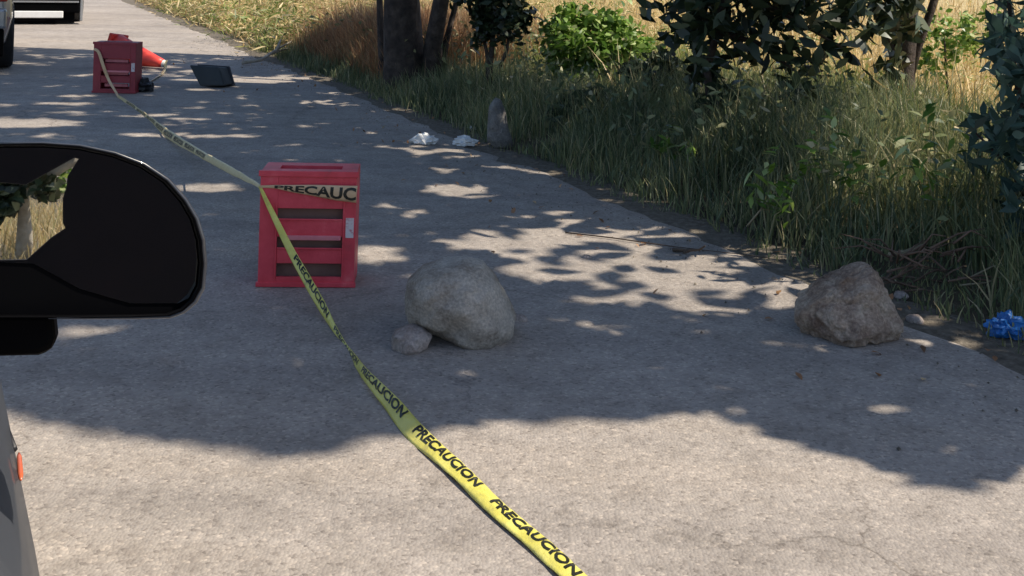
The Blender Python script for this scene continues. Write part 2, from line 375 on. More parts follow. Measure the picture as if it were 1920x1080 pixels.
def blades(name, base, h, w, m, lean=0.5, parent=None):
    """curved tapering grass blades"""
    n = len(base); h = np.broadcast_to(h, (n,)).astype(float); w = np.broadcast_to(w, (n,)).astype(float)
    an = rng.uniform(0, 2 * np.pi, n); dirv = np.stack([np.cos(an), np.sin(an), 0 * an], 1)
    a2 = rng.uniform(0, 2 * np.pi, n); sd = np.stack([np.cos(a2), np.sin(a2), 0 * a2], 1)
    ln = (rng.uniform(0.1, 1.0, n) ** 1.3 * lean * h)[:, None]
    rows = []
    for k, tt in enumerate((0, 0.35, 0.7, 1.0)):
        p = base + dirv * ln * tt ** 2 + np.array([0, 0, 1.0]) * (h * (tt - 0.22 * (ln[:, 0] / h) * tt ** 2))[:, None]
        ww = (w * (1 - tt) ** 0.6 * 0.5)[:, None]
        if k < 3: rows += [p - sd * ww, p + sd * ww]
        else: rows += [p - sd * w[:, None] * 0.05, p + sd * w[:, None] * 0.05]
    v = np.stack(rows, 1).reshape(-1, 3); i = np.arange(n)[:, None] * 8
    f = np.concatenate([i + np.array([[0, 1, 3, 2]]), i + np.array([[2, 3, 5, 4]]), i + np.array([[4, 5, 7, 6]])], 0)
    return npmesh(name, v, f, m, parent)
Un, Vn = np.array(U), np.array(V)
def uvpts(u, v, dz=0.0):
    z = np.array([ground_z(a, b) for a, b in zip(u, v)]) + dz
    return u[:, None] * Un + v[:, None] * Vn + z[:, None] * np.array([0, 0, 1.0])
def clumpy(u, v, scale=1.5, seed=0.0):
    return np.array([noise.noise(Vector((a * scale, b * scale, seed))) for a, b in zip(u, v)])

# shaded tall grass on the verge
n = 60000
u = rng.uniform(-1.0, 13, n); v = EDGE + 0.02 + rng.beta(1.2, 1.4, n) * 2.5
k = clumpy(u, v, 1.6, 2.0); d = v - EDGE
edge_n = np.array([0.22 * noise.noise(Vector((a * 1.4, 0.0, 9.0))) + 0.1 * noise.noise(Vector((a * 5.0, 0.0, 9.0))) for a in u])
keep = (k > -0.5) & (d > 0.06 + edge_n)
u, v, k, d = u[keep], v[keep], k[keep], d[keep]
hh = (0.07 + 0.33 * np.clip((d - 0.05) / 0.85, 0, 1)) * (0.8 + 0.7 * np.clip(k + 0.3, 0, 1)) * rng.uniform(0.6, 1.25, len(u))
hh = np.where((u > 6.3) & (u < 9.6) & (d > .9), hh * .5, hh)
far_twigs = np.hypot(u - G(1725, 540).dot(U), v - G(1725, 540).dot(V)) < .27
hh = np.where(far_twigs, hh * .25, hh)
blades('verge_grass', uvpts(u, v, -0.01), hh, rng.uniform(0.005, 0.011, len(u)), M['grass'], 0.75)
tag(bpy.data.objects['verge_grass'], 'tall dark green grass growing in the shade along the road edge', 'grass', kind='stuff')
# greener lit grass behind it
n = 15000
u = rng.uniform(-1, 9.5, n); v = rng.uniform(4.4, 6.4, n); k = clumpy(u, v, 1.1, 5.0)
keep = k > -0.05; u, v, k = u[keep], v[keep], k[keep]
o = blades('green_grass', uvpts(u, v, -0.01), rng.uniform(0.18, 0.5, len(u)), rng.uniform(0.006, 0.013, len(u)), M['greengrass'], 0.8)
tag(o, 'sunlit yellow green grass just behind the shaded verge', 'grass', kind='stuff')
# straw field
n = 90000
v = 4.3 + 24 * rng.beta(0.8, 2.2, n); u = rng.uniform(-16, 42, n)
k = clumpy(u, v, 0.8, 7.0)
keep = (k > -0.33) & ~((u < 9) & (v < 5.2) & (rng.random(n) < 0.6))
u, v, k = u[keep], v[keep], k[keep]
hh = rng.uniform(0.15, 0.5, len(u)) * (0.75 + 0.8 * np.clip(k + 0.2, 0, 1))
ww = rng.uniform(0.006, 0.014, len(u)) * (1 + np.abs(v) / 14)
o = blades('dry_grass', uvpts(u, v, -0.01), hh, ww, M['straw'], 0.8)
tag(o, 'sunlit straw coloured dry grass covering the field beyond the trees', 'grass', kind='stuff')
# straw right by the road further up, and behind the camera where the road bends
n = 30000
u = rng.uniform(12.6, 40, n); u = 12.6 + (u - 12.6) * rng.random(n)
v = np.array([road_edge(a) for a in u]) + 0.25 + rng.uniform(0, 3.0, n)
k = clumpy(u, v, 0.9, 3.0); keep = k > -0.2
u, v, k = u[keep], v[keep], k[keep]
dd = v - EDGE
o = blades('roadside_dry_grass', uvpts(u, v, -0.01), rng.uniform(0.15, 0.45, len(u)) * np.clip(dd * 1.2, 0.3, 1), rng.uniform(0.010, 0.020, len(u)), M['straw'], 0.9)
tag(o, 'pale golden dry grass beside the sunlit far stretch of road', 'grass', kind='stuff')
n = 16000
u = rng.uniform(-16, -5.5, n); v = rng.uniform(-6, 4.3, n)
re = np.array([road_edge(a) for a in u]); keep = v > re + 0.2
u, v = u[keep], v[keep]
o = blades('grass_behind_the_bend', uvpts(u, v, -0.01), rng.uniform(0.15, 0.4, len(u)), rng.uniform(0.01, 0.02, len(u)), M['straw'], 0.8)
tag(o, 'orange straw grass seen in the side mirror', 'grass', kind='stuff')
for nm, m_, lb, cnt_, sd_ in (('dry_scrub', 'straw', 'golden tangled dry scrub mixed through the straw field', 420, 1), ('olive_scrub', 'greengrass', 'olive green leafy scrub scattered among the straw grass', 430, 2)):
    cc_ = []
    for _ in range(cnt_):
        if rng.random() < .6: cu_ = 12 + 18 * rng.random() ** 1.5; cv_ = EDGE + .4 + 3.5 * rng.random() ** 1.6
        else: cu_ = rng.uniform(-2, 30); cv_ = 5.2 + 12 * rng.random() ** 1.5
        r_0 = rng.uniform(.1, .32); k_ = int(rng.uniform(50, 110))
        q_ = rng.normal(size=(k_, 3)) * np.array([r_0, r_0, r_0 * .6])
        b_ = UV(cu_, cv_, ground_z(cu_, cv_) + r_0 * .6)
        cc_.append(q_ + np.array(b_))
    cc_ = np.concatenate(cc_)
    o = leaves(nm, cc_, rng.uniform(.07, .2, len(cc_)), rng.uniform(.008, .024, len(cc_)), M[m_], tilt=.1)
    tag(o, lb, 'scrub', kind='stuff')
# rusty dry grass and weeds by the big tree
n = 15000
u = rng.normal(10.3, 1.0, n); u = np.where(u < 8.7, u + 2, u); v = EDGE + 0.35 + np.abs(rng.normal(0.0, 0.8, n))
o = blades('rusty_grass', uvpts(u, v, -0.01), rng.uniform(0.25, 0.72, n) * np.clip((v - EDGE) * 1.3, 0.35, 1), rng.uniform(0.006, 0.013, n), M['rust'], 0.7)
tag(o, 'reddish brown withered grass round the foot of the big trunks', 'grass', kind='stuff')
# low leafy weeds in the verge
n = 9000
u = rng.uniform(0.5, 12, n); v = EDGE + 0.35 + rng.beta(1.6, 1.6, n) * 2.0; k = clumpy(u, v, 2.1, 12.0); keep = k > 0.05
u, v = u[keep], v[keep]
c = uvpts(u, v) + np.array([0, 0, 1]) * rng.uniform(0.05, 0.48, len(u))[:, None]
o = leaves('ground_cover_weeds', c, rng.uniform(0.04, 0.09, len(c)), rng.uniform(0.015, 0.035, len(c)), M['grass'], tilt=0.4)
tag(o, 'low leafy weeds tangled through the shaded verge grass', 'weeds', kind='stuff')

# ------------------------------------------------------------------ trees: shade-casting crowns
def polyx(y_of):                                     # piecewise-linear helper
    xs, ys = zip(*y_of)
    return lambda x: float(np.interp(x, xs, ys))
_r = random.Random(5)
near_edge = polyx([(-400, 760), (0, 768), (120, 790), (300, 816), (430, 835), (560, 850), (700, 818), (850, 792), (1100, 776), (1350, 786), (1480, 822), (1640, 868), (1790, 908), (1880, 880), (1960, 800), (2600, 780)])
far_edge = polyx([(-400, 80), (0, 88), (450, 106), (700, 110), (2000, 100)])
# sunlit patches inside the shade: cx, cy, rx, ry, how open
LIT = [(1000, 455, 190, 32, .95), (1140, 500, 220, 46, .95), (1300, 530, 240, 56, .95), (1440, 530, 130, 56, .95), (1500, 570, 80, 26, .9), (1430, 480, 110, 24, 1), (1190, 440, 140, 14, .9), (1120, 560, 110, 18, .7), (1280, 578, 120, 12, .6),
       (715, 478, 75, 22, 1), (395, 354, 90, 11, 1), (850, 356, 80, 12, 1), (890, 372, 60, 8, .8), (745, 385, 60, 10, .7), (60, 232, 110, 12, 1), (120, 216, 60, 5, .7), (30, 255, 60, 6, .7),
       (790, 277, 70, 10, .9), (880, 288, 50, 8, .8), (440, 215, 70, 12, .6), (350, 255, 60, 10, .6), (170, 622, 80, 13, 1), (630, 568, 45, 9, .7), (1130, 620, 80, 10, .5),
       (1090, 352, 60, 7, .7), (1010, 402, 70, 7, .9), (1070, 412, 55, 6, .8), (1180, 392, 60, 6, .6), (1740, 602, 60, 12, .9), (1800, 640, 130, 16, .8), (1570, 658, 80, 5, .8), (1880, 690, 60, 12, .4),
       (440, 152, 110, 10, 1), (560, 148, 80, 10, .9), (640, 172, 60, 6, .8), (620, 195, 70, 6, .8), (730, 208, 60, 6, .8), (60, 120, 80, 5, .8), (130, 106, 90, 5, .8), (330, 107, 80, 6, .6), (70, 160, 90, 5, .5), (290, 135, 45, 8, .8),
       (1640, 770, 80, 10, .35), (1860, 800, 60, 16, .5), (560, 300, 60, 5, .4), (230, 195, 60, 5, .4), (520, 235, 60, 6, .45), (1500, 610, 60, 6, .5)]
for _ in range(60): LIT.append((_r.uniform(-60, 470), _r.uniform(92, 262) , _r.uniform(18, 65), _r.uniform(2.5, 5.5), _r.uniform(.5, 1)))
for _ in range(14): LIT.append((_r.uniform(450, 760), _r.uniform(150, 300), _r.uniform(18, 50), _r.uniform(3, 5), _r.uniform(.4, 1)))
for _ in range(34): LIT.append((_r.uniform(700, 1260), _r.uniform(262, 430), _r.uniform(18, 55), _r.uniform(3, 6), _r.uniform(.5, 1)))
for _ in range(14): LIT.append((_r.uniform(1050, 1900), _r.uniform(590, 720), _r.uniform(20, 55), _r.uniform(3, 7), _r.uniform(.2, .6)))
def shade_at(p):
    px, py = PX(p)
    u_, v_ = p.x * U.x + p.y * U.y, p.x * V.x + p.y * V.y
    if py > near_edge(px) + 9 * noise.noise(Vector((px * 0.02, 1, 1))): return 0.0
    if py < far_edge(px): return 0.0
    if v_ > (3.5 if u_ > 9.2 else 3.75 if u_ > 6.2 else 3.9 if u_ > 5 else 3.55) + 0.4 * noise.noise(Vector((u_ * 1.2, 4.0, 0))): return 0.0
    s = 1.0 if v_ < 3.25 else .48
    q = -0.12 + noise.noise(Vector((px * 0.011, py * 0.085, 13.0))) * 0.75 + noise.noise(Vector((px * 0.02, py * 0.16, 7.0))) * 0.5
    for cx, cy, rx, ry, o_ in LIT:
        e = ((px - cx) / rx) ** 2 + ((py - cy) / ry) ** 2 + q
        if e < 1: s = min(s, 1 - o_ * min(1, (1 - e) * 3))
    return s
cot = 1 / math.tan(SUN_EL)
trees = [dict(u=8.46, v=3.75), dict(u=5.1, v=5.4), dict(u=1.6, v=4.9)]
pts = [[], [], []]
N = 92000
cnt = 0
while cnt < N:
    u_, v_ = random.uniform(0.6, 14.5), random.uniform(-3.6, 5.2)
    g = UV(u_, v_)
    if g.y < 1.2: cnt += 1; continue
    s = shade_at(g); cnt += 1
    if random.random() > s: continue
    # height such that the leaf belongs to a crown standing over the verge
    cv = random.gauss(4.5, 0.75)
    z = (cv - v_) / (cot * SH.dot(V))
    if z < 1.55:
        z = random.uniform(1.55, 2.6)
    if z > 12: continue
    p = g + Vector((SH.x * cot * z, SH.y * cot * z, z))
    pu = p.x * U.x + p.y * U.y
    k = 0 if pu > 6.6 else (1 if pu > 3.0 else 2)
    pts[k].append(p)

def trunk_tree(idx, name, label, stems, limbs_to, group='trees along the verge', bark='bark', flare=1.25):
    b0 = UV(trees[idx]['u'], trees[idx]['v'])
    root = empty(name, b0, label, 'tree', group)
    for st in stems:
        mb = MB(); mb.tube([Vector(a) - b0 for a, r in st], [r for a, r in st], 12, 0.35)
        mb.build('trunk', M[bark], root, smooth=True)
    P = pts[idx]
    top = Vector(stems[0][-1][0])
    mb = MB()
    tops = [Vector(s[-1][0]) for s in stems]
    for i in range(limbs_to):
        e = random.choice(P); tp = min(tops, key=lambda q: (q - e).length)
        mid = tp.lerp(e, 0.5) + Vector((random.uniform(-.3, .3), random.uniform(-.3, .3), random.uniform(0, .5)))
        bad = False
        for k in range(1, 9):
            q = tp.lerp(mid, k / 4) if k <= 4 else mid.lerp(e, (k - 4) / 4)
            g = q - SD * (q.z / SD.z)
            if g.y > 1 and g.dot(V) < EDGE and shade_at(g) < .7: bad = True
        if bad: continue
        mb.tube([tp - b0, tp.lerp(mid, .6) - b0, mid - b0, e - b0], [0.035, 0.028, 0.018, 0.006], 6)
    mb.build('limb', M[bark], root, smooth=True)
    arr = np.array([tuple(p - b0) for p in P])
    n = len(arr)
    leaves('crown', arr, rng.uniform(0.13, 0.22, n), rng.uniform(0.08, 0.13, n), M['crown'], root, tilt=0.55)
    return root

# big multi-stemmed tree
def stem(pxys, Y, rads):
    """pxys: list of (px, py) ; z below ground at start; ends extended upward"""
    out = []
    for (px, py, *yy), r in zip(pxys, rads):
        out.append((AT(px, py, yy[0] if yy else Y), r))
    return out
b1 = 9.3
st1 = [(AT(762, 205, b1), .30), (AT(760, 160, b1), .205), (AT(757, 90, b1), .165), (AT(755, 0, b1), .155), (AT(752, -200, b1), .14), (AT(748, -500, b1), .12)]
st2 = [(AT(800, 205, b1), .17), (AT(806, 150, b1), .10), (AT(815, 80, b1 - .1), .075), (AT(828, 0, b1 - .2), .065), (AT(850, -160, b1 - .3), .06), (AT(890, -420, b1 - .4), .05)]
st3 = [(AT(722, 190, b1 + .2), .06), (AT(716, 110, b1 + .3), .035), (AT(712, 0, b1 + .4), .03), (AT(704, -200, b1 + .5), .025), (AT(690, -400, b1 + .6), .02)]
st4 = [(AT(820, 190, b1 + .1), .05), (AT(836, 80, b1 + .2), .028), (AT(856, 0, b1 + .2), .025), (AT(890, -180, b1 + .2), .02)]
trunk_tree(0, 'shade_tree', 'big dark tree of several trunks rising from reddish grass beside the road', [st1, st2, st3, st4], 40)
b2 = 7.3
s1 = [(AT(1697, 300, b2), .17), (AT(1697, 235, b2), .10), (AT(1693, 160, b2), .075), (AT(1697, 60, b2), .085), (AT(1700, -60, b2), .085), (AT(1715, -300, b2), .08), (AT(1700, -560, b2), .07)]
s2 = [(AT(1692, 150, b2), .05), (AT(1668, 80, b2), .03), (AT(1640, 0, b2), .028), (AT(1590, -150, b2), .025)]
s3 = [(AT(1697, 170, b2), .04), (AT(1722, 90, b2), .026), (AT(1745, 20, b2), .024), (AT(1790, -120, b2), .02)]
trunk_tree(1, 'shade_tree', 'dark single trunk standing in the verge between two gaps of straw grass, at the right', [s1, s2, s3], 40)
q = UV(1.6, 4.9)
trunk_tree(2, 'shade_tree', 'dark tree at the right edge of the view casting the near shade', [[(q + Vector((0, 0, -.1)), .2), (q + Vector((0, 0, .4)), .14), (q + Vector((-.05, .1, 1.6)), .12), (q + Vector((-.2, 0, 3.0)), .1)]], 34)

# ------------------------------------------------------------------ undergrowth: saplings and bushes
def blob_points(n, c, r, hollow=0.35, clumps=14):
    """clumped points through an ellipsoid"""
    cs = rand_unit(clumps) * (rng.uniform(hollow, 1, clumps) ** 0.5)[:, None] * 0.82
    i = rng.integers(0, clumps, n)
    p = cs[i] + rng.normal(size=(n, 3)) * 0.19
    return np.array(c) + p * np.array(r)
def shrub(name, base, parts, label, cat, stems, group=None, lm='darkleaf', bark='bark', L=(.06, .11), W=(.03, .05), tilt=.3, droop=0.1):
    """parts: list of (centre, radii, n, clumps)"""
    base = Vector(base); root = empty(name, base, label, cat, group)
    mb = MB()
    for pts_, rr in stems: mb.tube([Vector(p) - base for p in pts_], rr, 7, 0.2)
    if stems: mb.build('stem', M[bark], root, smooth=True)
    c = np.concatenate([blob_points(n, Vector(cc) - base, r, clumps=k) for cc, r, n, k in parts])
    n = len(c)
    leaves('foliage', c, rng.uniform(*L, n), rng.uniform(*W, n), M[lm], root, tilt, droop)
    return root
Yb = 8.5
shrub('sapling', AT(918, 190, Yb), [(AT(945, 20, Yb), (.26, .25, .26), 900, 16), (AT(930, -40, Yb), (.42, .4, .25), 900, 14), (AT(905, 40, Yb), (.1, .12, .22), 150, 6)],
      'slim sapling with dark foliage standing just left of the bright green bush', 'small tree',
      [([AT(914, 195, Yb), AT(918, 130, Yb), AT(925, 60, Yb), AT(930, -30, Yb)], [.035, .026, .02, .015]),
       ([AT(918, 185, Yb), AT(935, 130, Yb), AT(950, 95, Yb), AT(960, 30, Yb)], [.025, .016, .014, .01]),
       ([AT(912, 190, Yb), AT(915, 110, Yb), AT(900, 40, Yb), AT(893, -30, Yb)], [.025, .016, .012, .01])], lm='darkleaf')
Yb = 8.7
shrub('leafy_bush', AT(1110, 215, Yb), [(AT(1105, 75, Yb), (.40, .34, .28), 1900, 24), (AT(1158, 105, Yb), (.33, .28, .26), 1300, 14), (AT(1060, 50, Yb), (.2, .2, .2), 450, 8), (AT(1085, 150, Yb - .1), (.3, .2, .2), 900, 12)],
      'rounded bush with bright green sunlit leaves behind the shaded verge', 'bush',
      [([AT(1105, 225, Yb), AT(1100, 150, Yb), AT(1110, 80, Yb)], [.03, .02, .01]), ([AT(1110, 225, Yb), AT(1140, 160, Yb), AT(1160, 90, Yb)], [.025, .015, .01])], lm='bushleaf', tilt=.5)
Yb = 7.6
shrub('dark_bush', AT(1225, 240, Yb), [(AT(1222, 152, Yb), (.25, .2, .19), 1300, 14), (AT(1110, 200, Yb - .3), (.34, .2, .12), 900, 12), (AT(1285, 195, Yb), (.2, .2, .08), 260, 8)],
      'low dark shrub in shade between the bright bush and the drooping dark leaves', 'bush', [([AT(1225, 250, Yb), AT(1222, 200, Yb), AT(1220, 160, Yb)], [.02, .015, .01])], lm='darkleaf')
Yb = 8.9
shrub('low_green_bush', AT(985, 215, Yb), [(AT(985, 172, Yb), (.17, .17, .11), 420, 8)], 'small low bright green plant at the foot of the slim sapling', 'plant',
      [([AT(985, 215, Yb), AT(985, 170, Yb)], [.012, .006])], lm='bushleaf', L=(.04, .08), W=(.02, .035))
# broad dark drooping leaves
Yb = 6.4
def broad(name, base, stems, clusters, label, cat, lm, L, W, group=None):
    base = Vector(base); root = empty(name, base, label, cat, group)
    mb = MB()
    for p_, rr in stems: mb.tube([Vector(p) - base for p in p_], rr, 7, 0.2)
    mb.build('stem', M['bark'], root, smooth=True)
    cc = []
    for (px, py, Y, rx, ry, n) in clusters:
        for _ in range(n):
            a = random.uniform(0, 6.283); r = math.sqrt(random.random())
            cc.append(tuple(AT(px + rx * r * math.cos(a), py + ry * r * math.sin(a), Y + random.uniform(-.35, .35)) - base))
    n = len(cc)
    leaves('foliage', cc, rng.uniform(*L, n), rng.uniform(*W, n), M[lm], root, tilt=0.15, droop=0.55)
    return root
broad('broadleaf_tree', AT(1335, 230, Yb),
      [([AT(1330, 260, Yb), AT(1332, 190, Yb), AT(1325, 130, Yb), AT(1345, 60, Yb), AT(1360, -20, Yb), AT(1380, -160, Yb)], [.035, .028, .024, .024, .022, .015]),
       ([AT(1345, 60, Yb), AT(1420, 80, Yb - .1), AT(1500, 140, Yb - .2)], [.02, .014, .006]),
       ([AT(1360, -20, Yb), AT(1460, 20, Yb - .1), AT(1580, 90, Yb - .2)], [.02, .014, .006]),
       ([AT(1360, -20, Yb), AT(1300, 10, Yb), AT(1250, 20, Yb)], [.02, .014, .006])],
      [(1400, 15, Yb, 120, 50, 190), (1520, 20, Yb, 110, 40, 120), (1340, 70, Yb, 50, 60, 80), (1500, 130, Yb, 45, 55, 60), (1430, 90, Yb, 60, 30, 55), (1590, 85, Yb, 60, 35, 26), (1300, 30, Yb, 60, 40, 60),
       (1330, 165, Yb, 55, 35, 26), (1400, -60, Yb, 220, 60, 380), (1640, 20, Yb, 45, 55, 70), (1500, 175, Yb, 30, 28, 22), (1320, 140, Yb, 30, 50, 40), (1265, 60, Yb, 25, 30, 16), (1650, 150, Yb + .3, 30, 40, 16), (1240, 15, Yb, 40, 25, 12), (1695, 20, Yb + .3, 40, 60, 110), (1680, 100, Yb + .5, 25, 40, 18)],
      'small tree with broad dark drooping leaves hanging in front of the straw field', 'tree', 'darkleaf', (.11, .17), (.04, .065))
# bluish foliage at the right edge, near
Yb = 4.3
broad('roadside_shrub', AT(1960, 560, Yb),
      [([AT(1960, 580, Yb), AT(1950, 420, Yb), AT(1925, 250, Yb), AT(1900, 120, Yb), AT(1890, -20, Yb)], [.02, .017, .014, .011, .008]),
       ([AT(1950, 420, Yb), AT(1890, 310, Yb), AT(1830, 250, Yb)], [.012, .008, .004])],
      [(1905, 60, Yb, 55, 80, 120), (1925, 150, Yb, 55, 70, 150), (1930, 260, Yb, 70, 60, 150), (1880, 240, Yb, 70, 40, 70), (1935, 380, Yb, 60, 80, 150), (1930, 480, Yb, 50, 60, 90), (1860, 90, Yb, 24, 60, 14), (1850, 300, Yb, 40, 20, 12), (1990, 250, Yb, 60, 300, 250), (1900, -60, Yb, 90, 60, 120)],
      'bluish green leafy shrub cut off by the right edge of the view', 'bush', 'blueleaf', (.07, .14), (.022, .04))
# pale leaved climbing weed on the trunk and around it
Yb = 7.6
shrub('pale_leaf_shrub', AT(1790, 240, Yb), [(AT(1770, 85, Yb), (.24, .2, .26), 420, 12), (AT(1840, 60, Yb), (.14, .2, .22), 200, 8)],
      'thin pale leaved shrub lit by the sun right of the dark trunk', 'bush', [([AT(1790, 260, Yb), AT(1775, 150, Yb), AT(1770, 60, Yb)], [.012, .009, .005])], lm='bushleaf', L=(.04, .08), W=(.02, .035))
# small leafy weeds in front of the verge
def weed(px, py, pts_, label, lm='bushleaf'):
    b = G(px, py); Y = b.y
    root = empty('weed', b, label, 'weed', 'leafy weeds rising from the verge')
    mb = MB(); L_ = []
    for a, c in pts_:
        e = AT(a, c, Y + random.uniform(-.1, .1)); m_ = b.lerp(e, .5) + Vector((0, 0, .05))
        mb.tube([b - b, m_ - b, e - b], [.004, .003, .002], 5)
        for k in range(13):
            L_.append(tuple(m_.lerp(e, k / 8) - b + Vector((random.gauss(0, .025), random.gauss(0, .03), random.gauss(0, .015)))))
    mb.build('stem', M['grass'], root)
    n = len(L_); leaves('foliage', L_, rng.uniform(.05, .1, n), rng.uniform(.02, .038, n), M[lm], root, .7)
weed(1440, 455, [(1440, 300), (1475, 350), (1500, 310), (1420, 360), (1465, 395)], 'pale leafy weed at the verge edge left of the brown boulder, beside a curved stalk')
weed(1560, 440, [(1560, 250), (1600, 300), (1530, 280), (1640, 330)], 'arching leafy weed in the verge above the brown boulder')
weed(1760, 470, [(1700, 290), (1750, 240), (1800, 270), (1830, 330), (1740, 330)], 'yellow green leafy weed beneath the dark trunk at the right')
weed(1250, 340, [(1262, 250), (1230, 270), (1290, 280)], 'small weed half hidden in dark grass below the low dark shrub')

# far roadside bushes beyond the dry grass, top left
for i, (u_, v_, s_) in enumerate([(22.5, 3.6, .5), (27, 4.6, .7), (31, 3.9, .5), (36, 5.5, 1.0), (41, 3.0, .8)]):
    b = UV(u_, v_)
    shrub('scrub_bush', b, [(b + Vector((0, 0, s_ * .45)), (s_, s_, s_ * .5), int(500), 12)],
          ['olive scrub bush nearest where the far road edge bends', 'second olive scrub bush up the far roadside', 'third scrub bush up the far roadside, low and round', 'tall scrub bush far up the roadside', 'farthest scrub bush beside the road'][i], 'bush',
          [([b, b + Vector((0, 0, s_ * .4))], [.03, .015])], 'scrub bushes by the far road', lm='crown', L=(.1, .18), W=(.05, .09))

# ------------------------------------------------------------------ rocks
def rock(name, base, sil, depth, m, label, cat, seed, rough=0.05, sub=5, facets=10, lean=0.0, group=None, kind=None, crease=.9):
    """sil: (px,py) outline as seen; base: ground point; depth: front-back size"""
    Y = base.y
    P0 = [AT(px, py, Y + depth * 0.4) for px, py in sil]
    c = Vector(((min(p.x for p in P0) + max(p.x for p in P0)) / 2, P0[0].y, (min(p.z for p in P0) + max(p.z for p in P0)) / 2))
    P = [a.lerp(b_, k / 8) for a, b_ in zip(P0, P0[1:] + P0[:1]) for k in range(8)]
    A = sorted([(math.atan2(p.z - c.z, p.x - c.x), (Vector((p.x - c.x, p.z - c.z))).length) for p in P])
    an = [a for a, r in A]; ra = [r for a, r in A]
    an = [an[-1] - 2 * math.pi] + an + [an[0] + 2 * math.pi]; ra = [ra[-1]] + ra + [ra[0]]
    bm = bmesh.new(); bmesh.ops.create_icosphere(bm, subdivisions=sub, radius=1)
    fr = random.Random(seed)
    planes = []
    for k in range(facets):
        d = Vector((fr.gauss(0, .6), fr.gauss(0, 1), fr.gauss(0, .6))).normalized(); planes.append((d, fr.uniform(.6, .86)))
    for v_ in bm.verts:
        d = v_.co.normalized()
        th = math.atan2(d.z, d.x); r = float(np.interp(th, an, ra))
        q = d.copy()
        for pd, po in planes:
            s = q.dot(pd)
            if s > po: q -= pd * (s - po)
        h = math.hypot(d.x, d.z)
        nn = noise.fractal(d * 1.8 + Vector((seed, 0, 0)), 1.0, 2.0, 5)
        n2 = noise.fractal(d * 6 + Vector((0, seed, 0)), 1.0, 2.0, 4)
        hq = math.hypot(q.x, q.z); n3 = abs(noise.noise(d * 3.1 + Vector((seed, 2, 1)))) ; k = (1 + rough * nn + rough * 0.5 * n2 - rough * crease * max(0, .18 - n3) / .18 + .014 * noise.noise(d * 14))
        f2 = 1
        x = math.cos(th) * r * h ** .8 * f2 * k; z = math.sin(th) * r * h ** .8 * f2 * k
        y = q.y * depth * 0.56 * (k + rough * 1.5 * nn + rough * 1.2 * n2) * (1 + .10 * noise.noise(Vector((d.x * 2.6, d.z * 2.6, seed))))
        v_.co = Vector((x, y + lean * z, z))
    bm.normal_update()
    me = bpy.data.meshes.new(name); bm.to_mesh(me); bm.free()
    me.polygons.foreach_set('use_smooth', [True] * len(me.polygons)); me.materials.append(m)
    o = bpy.data.objects.new(name, me); COL.objects.link(o)
    o.location = (c.x, Y + depth * 0.4, c.z)
    zmin = min(v.co.z for v in me.vertices) + c.z
    return tag(o, label, cat, group, kind)
rock('boulder', G(880, 655), [(757, 560), (762, 530), (790, 500), (830, 488), (875, 484), (905, 494), (930, 520), (952, 560), (968, 598), (962, 628), (945, 648), (915, 657), (868, 657), (848, 642), (815, 624), (780, 616), (762, 598)],
     0.30, M['rockgrey'], 'large rounded grey boulder on the asphalt propped on a smaller stone', 'rock', 3.3, 0.035, crease=.1)
rock('stone', G(770, 663), [(733, 640), (738, 620), (765, 611), (795, 616), (811, 628), (803, 648), (785, 662), (755, 664), (737, 656)],
     0.13, M['rockpink'], 'small pinkish stone wedged against the left foot of the large grey boulder', 'rock', 8.1, 0.06, 4)
rock('boulder', G(1600, 646), [(1487, 580), (1497, 560), (1530, 537), (1580, 510), (1615, 498), (1636, 498), (1650, 522), (1668, 555), (1687, 600), (1672, 628), (1640, 645), (1580, 648), (1530, 640), (1497, 610)],
     0.27, M['rockbrown'], 'brown rough boulder with a pointed top near the right road edge', 'rock', 5.7, 0.075)
rock('marker_stone', G(940, 282), [(914, 225), (917, 200), (928, 183), (939, 186), (947, 205), (953, 240), (963, 268), (958, 282), (930, 283), (914, 262)],
     0.14, M['rockdark'], 'upright grey stone at the verge edge near the white litter', 'rock', 9.4, 0.04, 4, crease=0)
# pebbles on the road
for i, (px, py, s_, lb) in enumerate([(1101, 487, .022, 'pale pebble on the sunlit patch right of the large grey boulder'), (1452, 526, .014, 'dark pebble on the sunlit patch left of the brown boulder'),
                                      (1716, 606, .032, 'whitish stone lying right behind the brown boulder'), (975, 606, .03, 'pale chip of stone touching the right side of the large grey boulder'),
                                      (1690, 560, .03, 'small grey stone on the road edge behind the brown boulder')]):
    b = G(px, py); sx = s_ * F / b.y
    rock('pebble', b, [(px - sx, py - sx * .4), (px - sx * .5, py - sx * .9), (px + sx * .4, py - sx * .85), (px + sx, py - sx * .3), (px + sx * .6, py), (px - sx * .7, py)],
         s_ * 1.6, M['rockpink'] if i != 1 else M['rockbrown'], lb, 'stone', 20 + i, .08, 3, 6, group='pebbles on the road')
# grit scattered on the road edge
n = 1700
u = rng.uniform(0.5, 14, n); v = EDGE + rng.normal(-0.05, 0.22, n)
c = u[:, None] * Un + v[:, None] * Vn; c[:, 2] = 0.008
ok = c[:, 1] > 1.5; c = c[ok]
s_ = rng.uniform(0.002, 0.0065, len(c))
tet = np.array([[1, 0, -.3], [-.5, .9, -.3], [-.5, -.9, -.3], [0, 0, .9]])
vv = (c[:, None, :] + tet[None] * s_[:, None, None] * rng.uniform(.6, 1.3, (len(c), 4, 1))).reshape(-1, 3)
i = np.arange(len(c))[:, None] * 4
ff = np.concatenate([i + np.array([[0, 1, 3]]), i + np.array([[1, 2, 3]]), i + np.array([[2, 0, 3]])], 0)
tag(npmesh('grit', vv, ff, M['gravel']), 'loose grit strewn along the crumbling road edge', 'grit', kind='stuff')
n = 170
u = rng.uniform(0.8, 12, n); v = EDGE - np.abs(rng.normal(0, 0.55, n)) + .15
c = u[:, None] * Un + v[:, None] * Vn; c[:, 2] = 0.011
